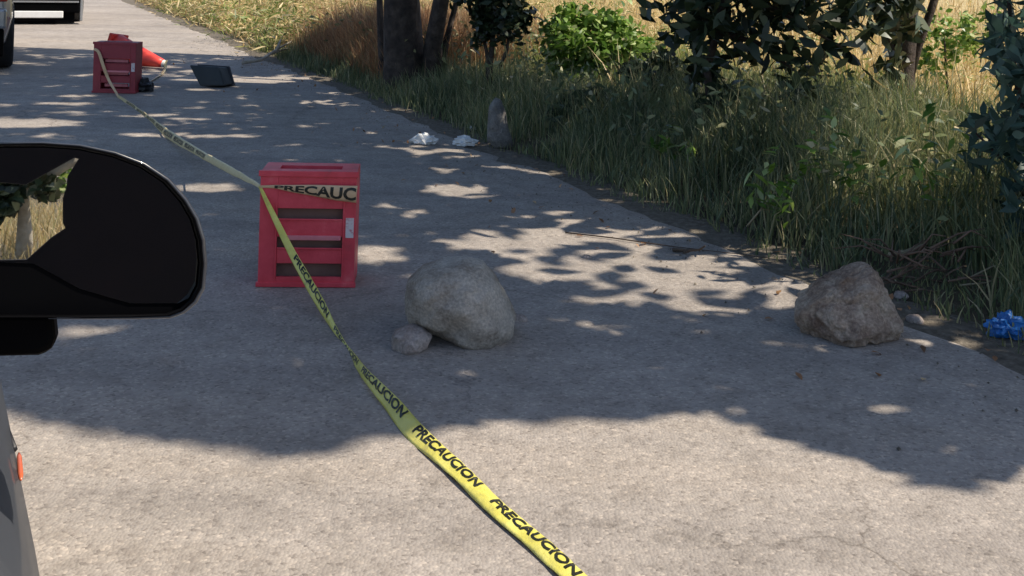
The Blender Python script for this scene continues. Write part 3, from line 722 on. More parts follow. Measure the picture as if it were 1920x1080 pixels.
o = leaves('fallen_leaves', c, rng.uniform(.02, .05, n), rng.uniform(.01, .022, n), M['rust'], tilt=.97)
tag(o, 'dry brown leaves fallen on the road along its right edge', 'leaves', kind='stuff')

# ------------------------------------------------------------------ sticks and litter
def stick(name, paths, m, label, cat, group=None, r=.006):
    b = Vector(paths[0][0]); mb = MB()
    for p_ in paths:
        k = len(p_); mb.tube([Vector(q) - b for q in p_], [r * (1 - .7 * i / max(1, k - 1)) for i in range(k)], 6, .3)
    o = mb.build(name, m, smooth=True); o.location = b
    return tag(o, label, cat, group)
stick('twig', [[G(1262, 468, .012), G(1290, 470, .02), G(1312, 468, .025), G(1322, 461, .05)], [G(1290, 470, .02), G(1280, 474, .012)]], M['twig'], 'short crooked dark twig lying on the sunlit asphalt', 'twig', r=.009)
stick('twig', [[G(1060, 436, .010), G(1150, 446, .012), G(1260, 462, .012), G(1400, 478, .01), G(1500, 492, .01)]], M['twig'], 'long thin dark line lying across the sunlit patch toward the verge', 'twig', r=.0035)  # thin tube laid as a dark line on the asphalt
stick('stick', [[AT(1668, 478, 4.15), AT(1700, 472, 4.2), AT(1730, 460, 4.25), AT(1752, 452, 4.3)]], M['strawstick'], 'pale bent stick poking out over the dead brown twigs', 'stick', r=.011)
stick('stick', [[AT(1400, 425, 4.6), AT(1425, 395, 4.6), AT(1448, 365, 4.6), AT(1470, 350, 4.65)]], M['strawstick'], 'thin pale stalk leaning in the grass beside the pale leafy weed', 'stick', r=.005)
stick('stick', [[AT(1332, 295, 6), AT(1345, 312, 6), AT(1362, 330, 6)], [AT(1340, 292, 6), AT(1352, 308, 6), AT(1366, 326, 6)]], M['strawstick'], 'pair of short pale stalks slanting in the dark middle verge', 'stick', r=.005)
stick('fallen_branch', [[G(455, 118, .03), G(490, 112, .05), AT(520, 92, 11.6), AT(545, 78, 12)], [AT(520, 92, 11.6), AT(526, 75, 11.7)], [AT(508, 100, 11.4), AT(540, 90, 12)]], M['palebark'], 'pale forked branch sticking out of the verge over the far road edge', 'branch', r=.022)
dead = []
for i in range(34):
    a = AT(random.uniform(1650, 1800), random.uniform(455, 560), random.uniform(3.8, 4.1))
    if a.z < .01: a.z = .015
    d = Vector((random.uniform(-.2, .25), random.uniform(-.1, .2), random.uniform(-.03, .08)))
    e = a + d
    if e.z < .01: e.z = .012
    dead.append([a, a.lerp(e, .5) + Vector((0, 0, random.uniform(0, .04))), e])
stick('dead_branches', dead, M['deadwood'], 'tangle of reddish dead twigs at the grass edge behind the brown boulder', 'dead branches', r=.005)
stick('vine', [[AT(1820, 520, 3.9), AT(1860, 500, 3.95), AT(1900, 492, 4), AT(1960, 480, 4)], [AT(1800, 535, 3.85), AT(1850, 530, 3.9), AT(1890, 515, 3.95), AT(1930, 505, 4)]], M['strawstick'], 'two thin curved stalks above the blue plastic litter', 'stalks', r=.004)

def crumple(name, loc, size, m, label, cat, seed, group=None, sub=3, amp=.35):
    bm = bmesh.new(); bmesh.ops.create_icosphere(bm, subdivisions=sub, radius=1)
    for v_ in bm.verts:
        d = v_.co.normalized(); k = 1 + amp * noise.fractal(d * 2.2 + Vector((seed, seed, 0)), 1, 2, 4) * 1.6
        k -= .25 * abs(noise.noise(d * 5 + Vector((0, seed, 0))))
        v_.co = Vector((d.x * size[0] * k, d.y * size[1] * k, max(-size[2] * .5, d.z * size[2] * k)))
    me = bpy.data.meshes.new(name); bm.to_mesh(me); bm.free(); me.materials.append(m)
    o = bpy.data.objects.new(name, me); COL.objects.link(o); o.location = (loc[0], loc[1], size[2] * .5 + .006)
    return tag(o, label, cat, group)
crumple('plastic_bag', G(1887, 632), (.058, .05, .045), M['bluebag'], 'crumpled blue plastic bag in the verge at the right edge', 'bag', 4.4, sub=4)
def litter(px, py, w_, label, seed):
    b = G(px, py)
    o = crumple('paper_litter', b, (w_, w_ * .7, w_ * .55), M['white'], label, 'litter', seed, 'white litter by the verge')
    return o
litter(795, 271, .075, 'crumpled white litter on the road, the left piece of the pair near the upright stone', 2.1)
litter(872, 274, .07, 'crumpled white litter on the road, the right piece of the pair near the upright stone', 6.3)
litter(884, 245, .028, 'tiny white scrap behind the right piece of crumpled litter', 9.9)
crumple('plastic_bag', G(268, 172), (.082, .09, .075), M['black'], 'small black bundle on the road just right of the far red crate', 'bag', 7.7)

# black tub tipped on its side
b = G(398, 166)
tub = empty('plastic_tub', b, 'dark charcoal plastic tub tipped over on the road right of the far crate', 'tub')
def loft_box(mb, A, B):
    """closed frustum between two quads A,B (lists of 4 points)"""
    mb.add(A + B, [(3, 2, 1, 0), (4, 5, 6, 7), (0, 1, 5, 4), (1, 2, 6, 5), (2, 3, 7, 6), (3, 0, 4, 7)])
mb = MB()
Yt = b.y
A = [AT(373, 163, Yt), AT(423, 163, Yt), AT(412, 124, Yt + .06), AT(351, 120, Yt + .06)]
off = Vector((.05, .20, -.02))
B = [p + off for p in A]
B = [Vector((p.x, p.y, max(.01, p.z))) for p in B]
ins = lambda L, k: [p.lerp(sum(L, Vector()) / 4, k) for p in L]
loft_box(mb, [p - b for p in ins(A, .08)], [p - b for p in ins(B, .14)])
mb.build('tub_body', M['charcoal'], tub, bevel=.012)
mb = MB(); A2 = [p + off * .75 for p in A]; loft_box(mb, [p - b for p in A2], [p + off * .13 - b for p in A2])
mb.build('rim', M['black'], tub, bevel=.006)

# ------------------------------------------------------------------ red crates
CW, CH, CD = 0.336, 0.405, 0.17
def crate(label, loc, rz, far=False):
    root = empty('plastic_crate', loc, label, 'crate', 'red crates holding the tape', rz)
    t_ = 0.014; RED = M['redshade'] if far else M['red']
    def wall(y0, y1):
        mb = MB(); x0, x1 = -CW / 2, CW / 2; a0, a1 = x0 + .062, x1 - .045
        mb.box(x0, a0, y0, y1, 0, CH); mb.box(a1, x1, y0, y1, 0, CH)
        for z0, z1 in ((0, .034), (.082, .134), (.176, .236), (.276, CH)): mb.box(a0, a1, y0, y1, z0, z1)
        return mb
    wall(0, t_).build('side_wall', RED, root, bevel=.002)
    wall(CD - t_, CD).build('side_wall', RED, root, bevel=.002)
    mb = MB(); mb.box(-CW / 2, -CW / 2 + t_, t_, CD - t_, 0, CH); mb.build('end_wall', RED, root)
    mb = MB(); mb.box(CW / 2 - t_, CW / 2, t_, CD - t_, 0, CH); mb.build('end_wall', RED, root)
    # top with a long hand slot
    mb = MB()
    mb.box(-CW / 2 + t_, -.11, t_, CD - t_, CH - t_, CH); mb.box(.11, CW / 2 - t_, t_, CD - t_, CH - t_, CH)
    mb.box(-.11, .11, t_, .055, CH - t_, CH); mb.box(-.11, .11, .115, CD - t_, CH - t_, CH)
    mb.build('top_wall', RED, root)
    mb = MB(); mb.box(-CW / 2 + t_, CW / 2 - t_, t_, CD - t_, 0.003, t_); mb.build('bottom_wall', RED, root)
    # rims and ribs standing proud
    mb = MB()
    mb.box(-CW / 2 - .006, CW / 2 + .006, -.006, .008, CH - .016, CH + .004)
    mb.box(-CW / 2 - .006, CW / 2 + .006, -.006, .008, -.0, .016)
    for z in (.136, .238): mb.box(-.105, .122, -.005, .0, z - .003, z + .003)
    mb.box(-CW / 2 + .056, -CW / 2 + .062, -.004, .0, .03, .30); mb.box(CW / 2 - .045, CW / 2 - .039, -.004, .0, .03, .30)
    mb.build('rim', RED, root, bevel=.0015)
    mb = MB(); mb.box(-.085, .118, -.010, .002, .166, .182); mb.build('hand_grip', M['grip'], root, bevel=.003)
    # bottle dividers inside, plus slot light and shade put in as coloured pieces
    if far:
        for z in (.06, .155, .256):
            mb = MB(); mb.box(-.085, .1, .03, .05, z - .012, z + .012); mb.build('slot_light', M['grip'], root, bevel=.002)  # pale bars added for the lit road showing through the slots
    else:
        mb = MB(); mb.box(-CW / 2 + .02, CW / 2 - .02, .030, .036, .02, CH - .02); mb.build('slot_shade', M['reddark'], root)  # brown sheet behind the slots stands for the shaded interior
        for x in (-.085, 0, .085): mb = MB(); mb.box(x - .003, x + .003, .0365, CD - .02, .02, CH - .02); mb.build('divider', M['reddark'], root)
    mb = MB(); mb.box(CW / 2 - .034, CW / 2 - .006, -.0025, .001, .175, .245); mb.build('label_patch', M['labelwhite'], root)
    return root
c1 = G(573, 541); c1.z = .006
c2 = G(213, 176); c2.z = .006
crate1 = crate('near red plastic crate on end with lettered caution tape across its face', c1, R(4.0))
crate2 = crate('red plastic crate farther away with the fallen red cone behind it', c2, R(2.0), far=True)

# ------------------------------------------------------------------ fallen traffic cone
b = G(262, 128)
cone = empty('traffic_cone', b, 'red traffic cone lying on its side behind the far red crate', 'cone')
Yc = b.y
# axis points right and slightly towards the camera; lies on the road
r0, r1, Lc = .155, .04, .52
ax0 = AT(218, 92, Yc + .1); ax0.z = .165
tip = AT(306, 117, Yc - .02); tip.z = .055
axis = (tip - ax0).normalized()
mb = MB(); k = 10
pts_ = [ax0.lerp(tip, i / k) - b for i in range(k + 1)]
mb.tube(pts_, [r0 + (r1 - r0) * i / k for i in range(k + 1)], 24)
mb.build('cone_body', M['cone'], cone, smooth=True)
s1_ = axis.cross(Vector((0, 0, 1))).normalized(); s2_ = s1_.cross(axis).normalized()
ca, sa = math.cos(R(8)), math.sin(R(8)); e1 = s1_ * ca + s2_ * sa; e2 = -s1_ * sa + s2_ * ca
hb = .155
A = [ax0 - b + e1 * x * hb + e2 * y * hb for x, y in ((-1, -1), (1, -1), (1, 1), (-1, 1))]
mb = MB(); loft_box(mb, [p - axis * .03 for p in A], A); mb.build('base', M['cone'], cone, bevel=.008)
mb = MB(); mb.tube([tip - b - axis * .03, tip - b + axis * .012], [.043, .036], 16); mb.build('tip_band', M['white'], cone, smooth=True)

# ------------------------------------------------------------------ caution tape
tape = empty('caution_tape', G(700, 705), 'yellow caution tape with black lettering running from the far crate to the foreground', 'tape')
TB = tape.location.copy()
def catmull(P, n=14):
    out = []
    for i in range(len(P) - 1):
        p0, p1, p2, p3 = P[max(i - 1, 0)], P[i], P[i + 1], P[min(i + 2, len(P) - 1)]
        for k in range(n):
            t_ = k / n
            out.append(tuple(.5 * ((2 * b_) + (-a_ + c_) * t_ + (2 * a_ - 5 * b_ + 4 * c_ - d_) * t_ ** 2 + (-a_ + 3 * b_ - 3 * c_ + d_) * t_ ** 3) for a_, b_, c_, d_ in zip(p0, p1, p2, p3)))
    out.append(tuple(P[-1])); return out
class Ribbon:
    def __init__(s, keys, mode='ground', nrm=None):
        """keys: (Vector, width, twist degrees)"""
        C = catmull([(k[0].x, k[0].y, k[0].z, k[1], k[2]) for k in keys])
        s.p = [Vector(c[:3]) for c in C]; s.w = [c[3] for c in C]; s.tw = [R(c[4]) for c in C]
        s.s = [0.0]
        for a, b_ in zip(s.p, s.p[1:]): s.s.append(s.s[-1] + (b_ - a).length)
        s.side, s.n = [], []
        for i, p in enumerate(s.p):
            t_ = (s.p[min(i + 1, len(s.p) - 1)] - s.p[max(i - 1, 0)]).normalized()
            up = Vector((0, 0, 1)) if nrm is None else nrm
            sd = up.cross(t_).normalized()       # left side seen from above when walking along
            nn = t_.cross(sd)
            c, q = math.cos(s.tw[i]), math.sin(s.tw[i])
            s.side.append(sd * c + nn * q); s.n.append(nn * c - sd * q)
    def at(s, d, t_, off=0):
        i = min(max(np.searchsorted(s.s, d) - 1, 0), len(s.s) - 2)
        f = (d - s.s[i]) / max(1e-9, s.s[i + 1] - s.s[i])
        p = s.p[i].lerp(s.p[i + 1], f); w_ = s.w[i] + (s.w[i + 1] - s.w[i]) * f
        sd = s.side[i].lerp(s.side[i + 1], f); nn = s.n[i].lerp(s.n[i + 1], f)
        cz = .006 * noise.noise(Vector((d * 9, t_ * 2.2, 3.0))) + .0035 * noise.noise(Vector((d * 31, t_ * 4, 1.0)))
        return p + sd * (w_ * t_ + .003 * noise.noise(Vector((d * 5, 0, 6.0)))) + nn * (off + (cz + .004 * math.cos(t_ * 5)) * (w_ / .075))
    def mesh(s, m, name='strip'):
        mb = MB(); T = [-.5, -.35, -.2, 0, .2, .35, .5]
        vs = [s.at(d, t_) - TB for d in s.s for t_ in T]
        nT = len(T)
        mb.add(vs, [(i * nT + j, i * nT + j + 1, (i + 1) * nT + j + 1, (i + 1) * nT + j) for i in range(len(s.s) - 1) for j in range(nT - 1)])
        o = mb.build(name, m, tape, smooth=True)
        so_ = o.modifiers.new('thickness', 'SOLIDIFY'); so_.thickness = .0006; so_.offset = -1
        return o
def text_mesh(txt):
    cu = bpy.data.curves.new('lettering', 'FONT'); cu.body = txt; cu.size = 1.0; cu.offset = .035; cu.resolution_u = 3
    o = bpy.data.objects.new('lettering_source', cu); COL.objects.link(o)
    dg = bpy.context.evaluated_depsgraph_get(); dg.update()
    me = o.evaluated_get(dg).to_mesh(); bm = bmesh.new(); bm.from_mesh(me)
    bmesh.ops.triangulate(bm, faces=bm.faces)
    bmesh.ops.subdivide_edges(bm, edges=[e for e in bm.edges if e.calc_length() > .35], cuts=2)
    vs = [v.co.copy() for v in bm.verts]; fs = [tuple(v.index for v in f.verts) for f in bm.faces]
    bm.free(); o.evaluated_get(dg).to_mesh_clear(); bpy.data.objects.remove(o); bpy.data.curves.remove(cu)
    x0 = min(v.x for v in vs); x1 = max(v.x for v in vs); y0 = min(v.y for v in vs); y1 = max(v.y for v in vs)
    return [((v.x - x0) / (x1 - x0), (v.y - y0) / (y1 - y0)) for v in vs], fs
def put_text(rb, tm, s0, s1, t0, t1, flip=1, off=.0018, shear=0.0):
    vs, fs = tm
    mb = MB(); mb.add([rb.at(s0 + (s1 - s0) * x + shear * (y - .5), flip * (t0 + (t1 - t0) * y), off) - TB for x, y in vs], fs)
    return mb.build('lettering', M['ink'], tape)
WORD = text_mesh('PRECAUCION')
# main run: crate top-left corner, down past its face, along the road into the foreground
corner = AT(487, 349, c1.y - .012)
K = [(corner, .010, 60), (AT(505, 388, c1.y - .03), .017, 58), (AT(530, 440, c1.y - .07), .024, 55), (AT(562, 500, c1.y - .16), .030, 54), (AT(590, 552, c1.y - .27), .034, 56), (AT(612, 590, c1.y - .36), .030, 64),
     (AT(634, 626, c1.y - .47), .018, 70), (AT(655, 662, 3.17), .020, 68), (G(690, 707, .035), .030, 60), (G(728, 752, .026), .040, 50), (G(776, 806, .016), .050, 20), (G(848, 872, .014), .050, 6), (G(922, 942, .012), .050, 0), (G(1003, 1012, .012), .050, 0), (G(1090, 1092, .012), .050, 0), (G(1220, 1200, .012), .050, 0), (G(1390, 1330, .012), .050, 0)]
main = Ribbon(K)
main.mesh(M['tape'])
def s_near(rb, q):
    return rb.s[min(range(len(rb.p)), key=lambda i: (rb.p[i] - q).length)]
sA = s_near(main, G(783, 814)); per = .385
for k in range(-5, 4):
    s0 = sA + k * per
    if s0 < .1 or s0 + .32 > main.s[-1]: continue
    put_text(main, WORD, s0, s0 + .315, -.12, .46, 1, shear=-.008)
# tape between the two crates, seen almost edge on
foot = G(221, 180, .02)
K = [(foot, .02, 50), (G(245, 196, .012), .024, 60), (G(283, 224, .015), .028, 66), (AT(316, 252, 6.55), .05, 66), (AT(372, 286, 5.6), .036, 66), (AT(430, 318, 4.6), .03, 66), (corner, .012, 60)]
back = Ribbon(K); back.mesh(M['tapeold'])
for k in range(8):
    s0 = .3 + k * per
    if s0 + .33 < back.s[-1] - .15: put_text(back, WORD, s0, s0 + .315, -.3, .3)
# strip hanging over the far crate
K = [(AT(176, 92, c2.y - .01), .02, 0), (AT(185, 98, c2.y - .02), .024, 0), (AT(194, 125, c2.y - .025), .026, 0), (AT(206, 153, c2.y - .035), .022, 0), (foot, .018, 0)]
Ribbon(K, nrm=Vector((0, -1, .2)).normalized()).mesh(M['tapepale'])
# loose end from the cone tip
K = [(tip + Vector((.03, 0, .03)), .03, 40), (G(309, 128, .02), .04, 30), (G(303, 138, .012), .04, 20), (G(287, 149, .012), .035, 30), (G(272, 158, .012), .03, 30)]
Ribbon(K).mesh(M['tapeold'])
# strip across the face of the near crate, lettering cut off by the crate's edge
yf = c1.y - .014
K = [(AT(487, 350, yf), .008, 0), (AT(515, 350, yf), .012, 0), (AT(550, 354, yf), .026, 0), (AT(590, 357.5, yf), .040, 0), (AT(630, 361, yf - .001), .052, 0), (AT(669, 364, yf - .001), .060, 0)]
rb = Ribbon(K, nrm=Vector((0, -1, 0))); rb.mesh(M['tapepale'])
sT = s_near(rb, AT(516, 350, yf))
put_text(rb, text_mesh('PRECAUC'), sT, rb.s[-1] - .002, -.40, .40, 1, off=.0016)

# ------------------------------------------------------------------ cars ahead
def wheel(parent, loc, r=.32, wd=.2, ax=Vector((1, 0, 0))):
    mb = MB(); n = 24
    prof = [(-wd / 2, r * .62), (-wd / 2, r * .93), (-wd * .38, r), (wd * .38, r), (wd / 2, r * .93), (wd / 2, r * .62)]
    vs = [(x, rr * math.cos(2 * math.pi * k / n), rr * math.sin(2 * math.pi * k / n)) for x, rr in prof for k in range(n)]
    fs = [(i * n + k, i * n + (k + 1) % n, (i + 1) * n + (k + 1) % n, (i + 1) * n + k) for i in range(5) for k in range(n)]
    mb.add(vs, fs); w_ = mb.build('wheel', M['tyre'], parent, smooth=True); w_.location = loc
    mb = MB(); mb.tube([(-wd * .42, 0, 0), (wd * .42, 0, 0)], r * .63, 20); o = mb.build('rim', M['chrome'], w_)
    for k in range(5):
        pass
    return w_
def car(label, rear, paint, width=1.7, length=4.3, height=1.42, white_bar=False, clear=.24, lowdark=True):
    """local: x to the right, y forward, rear bumper at y=0"""
    root = empty('parked_car', rear, label, 'car', 'cars stopped ahead on the road', math.atan2(U.y, U.x) - math.pi / 2)
    hw = width / 2
    mb = MB()
    # lower body sections along y
    secs = [(0.02, .42, .86, hw * .90), (.10, clear + .04, .93, hw * .97), (.5, clear, .96, hw), (1.2, clear, .95, hw), (2.8, clear, .92, hw), (3.5, clear, .86, hw * .98), (length - .15, clear + .04, .74, hw * .92), (length, .40, .62, hw * .82)]
    vs = []
    for y, z0, z1, h_ in secs:
        zm = (z0 + z1) / 2
        vs += [(-h_ * .93, y, z0), (-h_, y, zm - .1), (-h_ * .99, y, zm + .12), (-h_ * .9, y, z1), (h_ * .9, y, z1), (h_ * .99, y, zm + .12), (h_, y, zm - .1), (h_ * .93, y, z0)]
    n = len(secs); fs = [(i * 8 + k, i * 8 + (k + 1) % 8, (i + 1) * 8 + (k + 1) % 8, (i + 1) * 8 + k) for i in range(n - 1) for k in range(8)]
    fs += [tuple(range(8))[::-1], tuple((n - 1) * 8 + k for k in range(8))]
    mb.add(vs, fs); mb.build('body', paint, root, bevel=.02)
    mb = MB()
    A = [Vector((-hw * .86, .18, .94)), Vector((hw * .86, .18, .94)), Vector((hw * .86, 3.1, .90)), Vector((-hw * .86, 3.1, .90))]
    B = [Vector((-hw * .66, .62, height)), Vector((hw * .66, .62, height)), Vector((hw * .66, 2.15, height)), Vector((-hw * .66, 2.15, height))]
    loft_box(mb, A, B); mb.build('roof', paint, root, bevel=.05)
    # windows set just proud
    def quad(a, b_, c, d, nrm, nm, m_):
        q = MB(); P = [a, b_, c, d]; o_ = nrm * .012
        loft_box(q, [p_ for p_ in P], [p_ + o_ for p_ in P]); return q.build(nm, m_, root)
    L = lambda a, b_, f: a.lerp(b_, f)
    def face(a, b_, c, d, fx0, fx1, fz0, fz1):
        bl = L(L(a, b_, fx0), L(d, c, fx0), fz0); br = L(L(a, b_, fx1), L(d, c, fx1), fz0)
        tr = L(L(a, b_, fx1), L(d, c, fx1), fz1); tl = L(L(a, b_, fx0), L(d, c, fx0), fz1)
        return bl, br, tr, tl
    quad(*face(A[0], A[1], B[1], B[0], .08, .92, .12, .88), Vector((0, -.8, .6)), 'rear_window', M['window'])
    for s in (0, 1):
        a, b_, c, d = (A[1], A[2], B[2], B[1]) if s else (A[3], A[0], B[0], B[3])
        for f0, f1 in ((.12, .48), (.52, .86)):
            quad(*face(a, b_, c, d, f0, f1, .14, .86), Vector((1 if s else -1, 0, .4)).normalized(), 'side_window', M['window'])
    mb = MB(); mb.box(-hw * .92, hw * .92, -.07, .10, .42, .60); mb.build('bumper', paint, root, bevel=.025)
    mb = MB(); mb.box(-hw * .90, hw * .90, -.03, .20, .17 if lowdark else .3, .418); mb.build('lower_valance', M['housing'], root, bevel=.02)
    if white_bar:
        mb = MB(); mb.box(-hw * .88, hw * .88, -.045, -.031, .325, .35); mb.build('trim_strip', M['silver'], root)
        mb = MB(); mb.box(hw * .905, hw * .955, -.02, .25, .05, .40); mb.build('corner_panel', M['silver'], root, bevel=.01)
        mb = MB(); mb.box(-hw * .62, hw * .62, -.075, -.034, .10, .20); mb.build('white_bar', M['white'], root, bevel=.01)
        mb = MB()
        pass
        for x in (-.4, .4): mb = MB(); mb.box(x - .03, x + .03, -.033, .03, .11, .19); mb.build('bar_bracket', M['black'], root)
        mb = MB(); mb.box(-hw * .82, hw * .82, .02, .3, .02, .168); mb.build('mud_flap', M['housing'], root)
    for s in (-1, 1):
        mb = MB(); mb.box(s * hw * .9 - .12, s * hw * .9 + .02 * s + (.0 if s < 0 else 0.0), -.01, .06, .66, .84) if s > 0 else mb.box(-hw * .9 - .02, -hw * .9 + .12, -.01, .06, .66, .84)
        mb.build('tail_lamp', M['redlens'], root, bevel=.01)
    mb = MB(); mb.box(-.26, .26, -.012, .03, .66, .78); mb.build('plate', M['white'], root)
    for y in (.75, 3.35):
        for s in (-1, 1): wheel(root, (s * (hw - .09), y, .31), .31)
    return root
gA = G(150, 42); uA = gA.dot(U); vA = gA.dot(V)
car('dark car stopped far ahead with a white bar across its low black rear', UV(uA - .5, vA - .78, .004), M['darkpaint'], 1.62, white_bar=True)
gB = G(23, 126); uB = gB.dot(U); vB = gB.dot(V)
car('silver car ahead cut off by the left edge of the view', UV(uB - .75, vB - .86, .004), M['silver'], 1.7)

# ------------------------------------------------------------------ own car: fender, door, mirror
own = empty('car', UV(1.0, -.7, .004), 'grey blue car showing only its black side mirror and fender at the lower left', 'car', rz=0)
OB = own.location.copy()
def sect(u_):
    dv = -.05 * (u_ - 1.1) if u_ > 1.1 else 0
    if u_ > 2.4: dv -= .35 * (u_ - 2.4) ** 2
    pr = [(-.75, 1.0), (-.35, .975), (-.2, .92), (-.09, .84), (-.02, .75), (.04, .66), (.07, .58), (.07, .48), (.05, .36), (.02, .26), (-.05, .22)]
    drop = max(0, (u_ - 1.6)) * .10
    return [UV(u_, v_ + dv, z - (drop if z > .7 else 0)) for v_, z in pr]
def skin(u0, u1, n, idx0=0, idx1=11):
    mb = MB(); vs = []
    for i in range(n + 1): vs += [p - OB for p in sect(u0 + (u1 - u0) * i / n)[idx0:idx1]]
    m_ = idx1 - idx0
    mb.add(vs, [(i * m_ + j, i * m_ + j + 1, (i + 1) * m_ + j + 1, (i + 1) * m_ + j) for i in range(n) for j in range(m_ - 1)])
    return mb
def solid(o, t_=.012):
    s = o.modifiers.new('thickness', 'SOLIDIFY'); s.thickness = t_; s.offset = 1; return o
solid(skin(.906, 3.0, 24).build('fender', M['grey'], own, smooth=True), -.01)
solid(skin(.5, .9, 8, 4).build('door', M['silver'], own, smooth=True), -.01)
mb = MB()
vs = []
for i in range(9):
    u_ = .95 + i * .25; dz = max(0, u_ - 1.6) * .10
    vs += [UV(u_, -.76, 1.002 - dz) - OB, UV(u_, -1.1, 1.03 - dz) - OB, UV(u_, -1.6, .98 - dz) - OB]
mb.add(vs, [(i * 3 + j, i * 3 + j + 1, i * 3 + j + 4, i * 3 + j + 3) for i in range(8) for j in range(2)])
solid(mb.build('hood', M['grey'], own, smooth=True), -.01)
mb = MB(); mp = AT(37, 872, 1.225)
mb.tube([mp - U * .038 - OB, mp - U * .025 - OB, mp + U * .02 - OB, mp + U * .032 - OB], [.0012, .0032, .003, .0012], 10); mb.build('side_marker', M['amber'], own, smooth=True)
mb = MB(); mb.tube([AT(26, 842, 1.275) - OB, AT(12, 806, 1.33) - OB, AT(0, 776, 1.38) - OB, AT(-30, 720, 1.5) - OB], .0045, 6); mb.build('arch_trim', M['black'], own, smooth=True)
wl = wheel(own, UV(2.15, -.14, .32) - OB, .32, .2); wl.rotation_euler.z = math.atan2(V.y, V.x)

# mirror: outline traced in the photo, standing on the glass plane
mc = AT(190, 430, 0.95)
d0 = (AT(75, 390, 1) - Vector((0, 0, H))).normalized()
r_ = Vector((.447, -.894, -.045)).normalized()
mn = (r_ - d0).normalized()                                   # glass normal
camp = Vector((0, 0, H))
def on_plane(px, py, c=mc, n_=mn):
    d = (AT(px, py, 1) - camp).normalized()
    return camp + d * ((c - camp).dot(n_) / d.dot(n_))
OUT = [(-150, 300), (-90, 280), (0, 268), (80, 268), (150, 273), (215, 287), (270, 308), (315, 338), (348, 376), (368, 410), (380, 450), (384, 495), (380, 540), (366, 566), (345, 584), (318, 594), (250, 596), (150, 597), (60, 597), (-40, 597), (-120, 590), (-150, 560)]
cpx = (120, 435)
def scaled(k): return [(cpx[0] + (x - cpx[0]) * k, cpx[1] + (y - cpx[1]) * k) for x, y in OUT]
mir = None
away = (mc - camp).normalized()
rings = [(.972, -.003), (.985, -.004), (.995, .003), (1.0, .014), (.985, .034), (.93, .062), (.8, .088), (.55, .105), (.2, .112)]
# rings: inner lip, front, outer edge, then the shell going back
mb = MB(); vs = []
N_ = len(OUT)
first = [on_plane(*q) + away * .012 for q in scaled(.968)]
vs += [p - OB for p in first]
for k, z in rings:
    for q in OUT:
        p = on_plane(cpx[0] + (q[0] - cpx[0]) * k, cpx[1] + (q[1] - cpx[1]) * k)
        # shrink a little with distance so the shell stays behind its rim
        vs.append(p + away * z - OB)
nr = len(rings) + 1
fs = [(i * N_ + k, (i + 1) * N_ + k, (i + 1) * N_ + (k + 1) % N_, i * N_ + (k + 1) % N_) for i in range(nr - 1) for k in range(N_)]
fs.append(tuple((nr - 1) * N_ + k for k in range(N_))[::-1])
mb.add(vs, fs)
mir = mb.build('side_mirror', M['housing'], own, smooth=True)
mb = MB(); GO = [(x, min(y, 491 + max(0, x - 55) * .55, 570)) for x, y in scaled(.955)]
mb.add([on_plane(*q) + away * .010 - OB for q in GO], [tuple(range(N_))])
bk_ = MB(); bk_.add([on_plane(*q) + away * .0115 - OB for q in scaled(.975)], [tuple(range(N_))]); bk_.build('backing', M['housing'], mir)
gl = mb.build('mirror_glass', M['mirror'], mir)
mb = MB(); rp = [on_plane(*q) - away * .001 - OB for q in OUT]; rp = [a.lerp(b_, k / 3) for a, b_ in zip(rp, rp[1:] + rp[:1]) for k in range(3)]; mb.tube(rp[6:54], [.0004 + .0018 * math.sin(math.pi * i / 47) for i in range(48)], 8); mb.build('rim_highlight', M['rimgloss'], mir, smooth=True)  # added lighter bead, shaped as the highlight along the shell edge
mb = MB()
foot_t = [(-60, 590), (98, 590), (103, 640), (98, 660), (70, 671), (-60, 674)]
A_ = [on_plane(*q) + away * .018 - OB for q in foot_t]; B_ = [p + away * .07 for p in A_]
n6 = len(A_); mb.add(A_ + B_, [tuple(range(n6))[::-1], tuple(range(n6, 2 * n6))] + [(k, (k + 1) % n6, n6 + (k + 1) % n6, n6 + k) for k in range(n6)])
mb.tube([A_[3] + away * .03 + V * -.05, A_[3] + away * .03 - V * .16 - Vector((0, 0, .02))], [.03, .035], 10)
mb.build('mount', M['housing'], mir, bevel=.006)

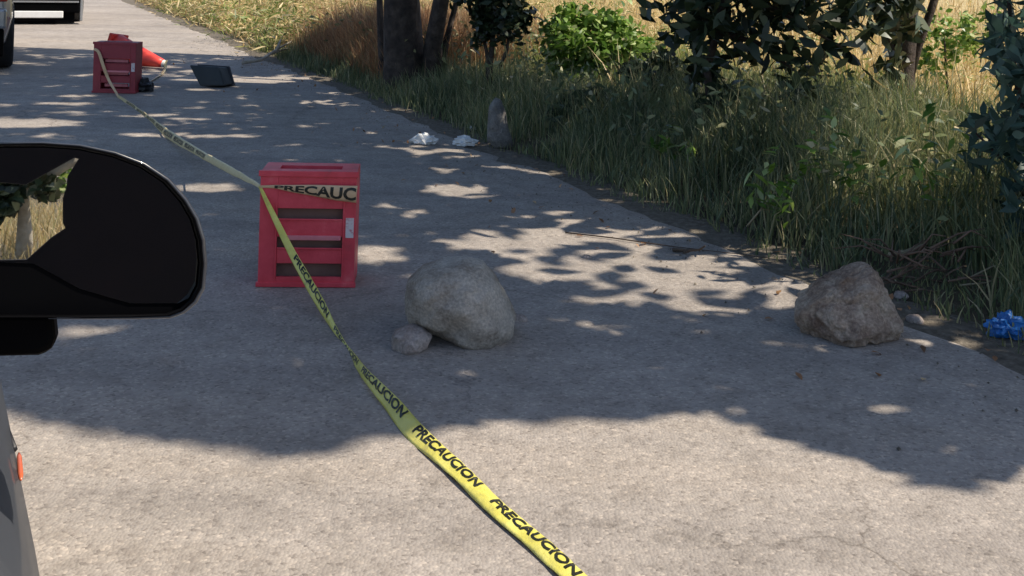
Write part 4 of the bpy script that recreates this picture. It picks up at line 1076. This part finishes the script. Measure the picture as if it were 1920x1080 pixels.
# window frame of the car behind the view: what the mirror looks back into
glass_c = mc + away * .010
def reflect_ray(px, py):
    p = on_plane(px, py, glass_c); d = (p - camp).normalized()
    return p, d - mn * 2 * d.dot(mn)
pc, pr = reflect_ray(75, 390)
fc = pc + r_ * 1.28
def on_frame(px, py):
    p, d = reflect_ray(px, py)
    return p + d * ((fc - p).dot(r_) / d.dot(r_))
HOLE = [(-70, 335), (48, 346), (140, 295), (148, 297), (127, 330), (125, 350), (118, 372), (118, 418), (123, 428), (96, 446), (50, 487), (-70, 489)]
OUTF = [(-190, 240), (60, 200), (180, 180), (450, 200), (460, 300), (460, 380), (460, 450), (455, 620), (300, 700), (150, 720), (40, 720), (-190, 700)]
hp = [on_frame(*q) - OB for q in HOLE]; op = [on_frame(*q) - OB for q in OUTF]
n_ = len(hp); bk = r_ * .03
mb = MB(); mb.add(hp + op + [p + bk for p in hp] + [p + bk for p in op],
    [(k, (k + 1) % n_, n_ + (k + 1) % n_, n_ + k) for k in range(n_)] + [(2 * n_ + k, 3 * n_ + k, 3 * n_ + (k + 1) % n_, 2 * n_ + (k + 1) % n_) for k in range(n_)]
    + [(k, 2 * n_ + k, 2 * n_ + (k + 1) % n_, (k + 1) % n_) for k in range(n_)] + [(n_ + k, n_ + (k + 1) % n_, 3 * n_ + (k + 1) % n_, 3 * n_ + k) for k in range(n_)])
mb.build('window_frame', M['blackmatt'], own)

# the tree the mirror shows, standing behind the car
def mpt(px, py, D):
    p, d = reflect_ray(px, py); return p + d * D
tb = mpt(46, 470, 9.5); tb.z = 0
mt = empty('bare_tree', tb, 'pale trunk with a broken slanting limb, seen in the side mirror', 'tree')
mb = MB(); D = 9.5
mb.tube([tb - tb, mpt(46, 440, D) - tb, mpt(45, 395, D) - tb, mpt(42, 340, D) - tb, mpt(38, 250, D) - tb, mpt(36, 100, D) - tb], [.085, .065, .055, .05, .045, .04], 10, .3)
mb.build('trunk', M['palebark'], mt, smooth=True)
mb = MB(); mb.tube([mpt(48, 352, D) - tb, mpt(70, 338, D) - tb, mpt(100, 322, D) - tb, mpt(150, 296, D) - tb], [.045, .05, .055, .04], 8, .2); mb.build('limb', M['palebark'], mt, smooth=True)
cc = []
for (px, py, rx, ry, n) in [(85, 350, 28, 25, 170), (15, 340, 30, 60, 900), (20, 300, 60, 30, 500), (70, 260, 90, 30, 900), (-30, 350, 50, 90, 600)]:
    for _ in range(n):
        a = random.uniform(0, 6.283); q = math.sqrt(random.random()); cc.append(tuple(mpt(px + rx * q * math.cos(a), py + ry * q * math.sin(a), D + random.uniform(-.6, 1.2)) - tb))
leaves('foliage', cc, .13, .07, M['darkleaf'], mt, tilt=.3)
for i, (px, D_, s_) in enumerate([(100, 26, 1.6), (-20, 24, 1.8), (190, 28, 1.7), (40, 33, 2.2)]):
    b = mpt(px, 430, D_); b.z = 0
    shrub('hedge_bush', b, [(b + Vector((0, 0, s_ * .6)), (s_, s_, s_ * .65), 900, 16)], ['olive bush right of the pale trunk in the mirror', 'dark olive bush left of the pale trunk in the mirror', 'olive bush hidden by the mirror rim', 'farthest bush seen in the mirror'][i], 'bush',
          [([b, b + Vector((0, 0, s_ * .5))], [.04, .02])], 'bushes behind the car', lm='bushleaf', L=(.15, .26), W=(.08, .13))
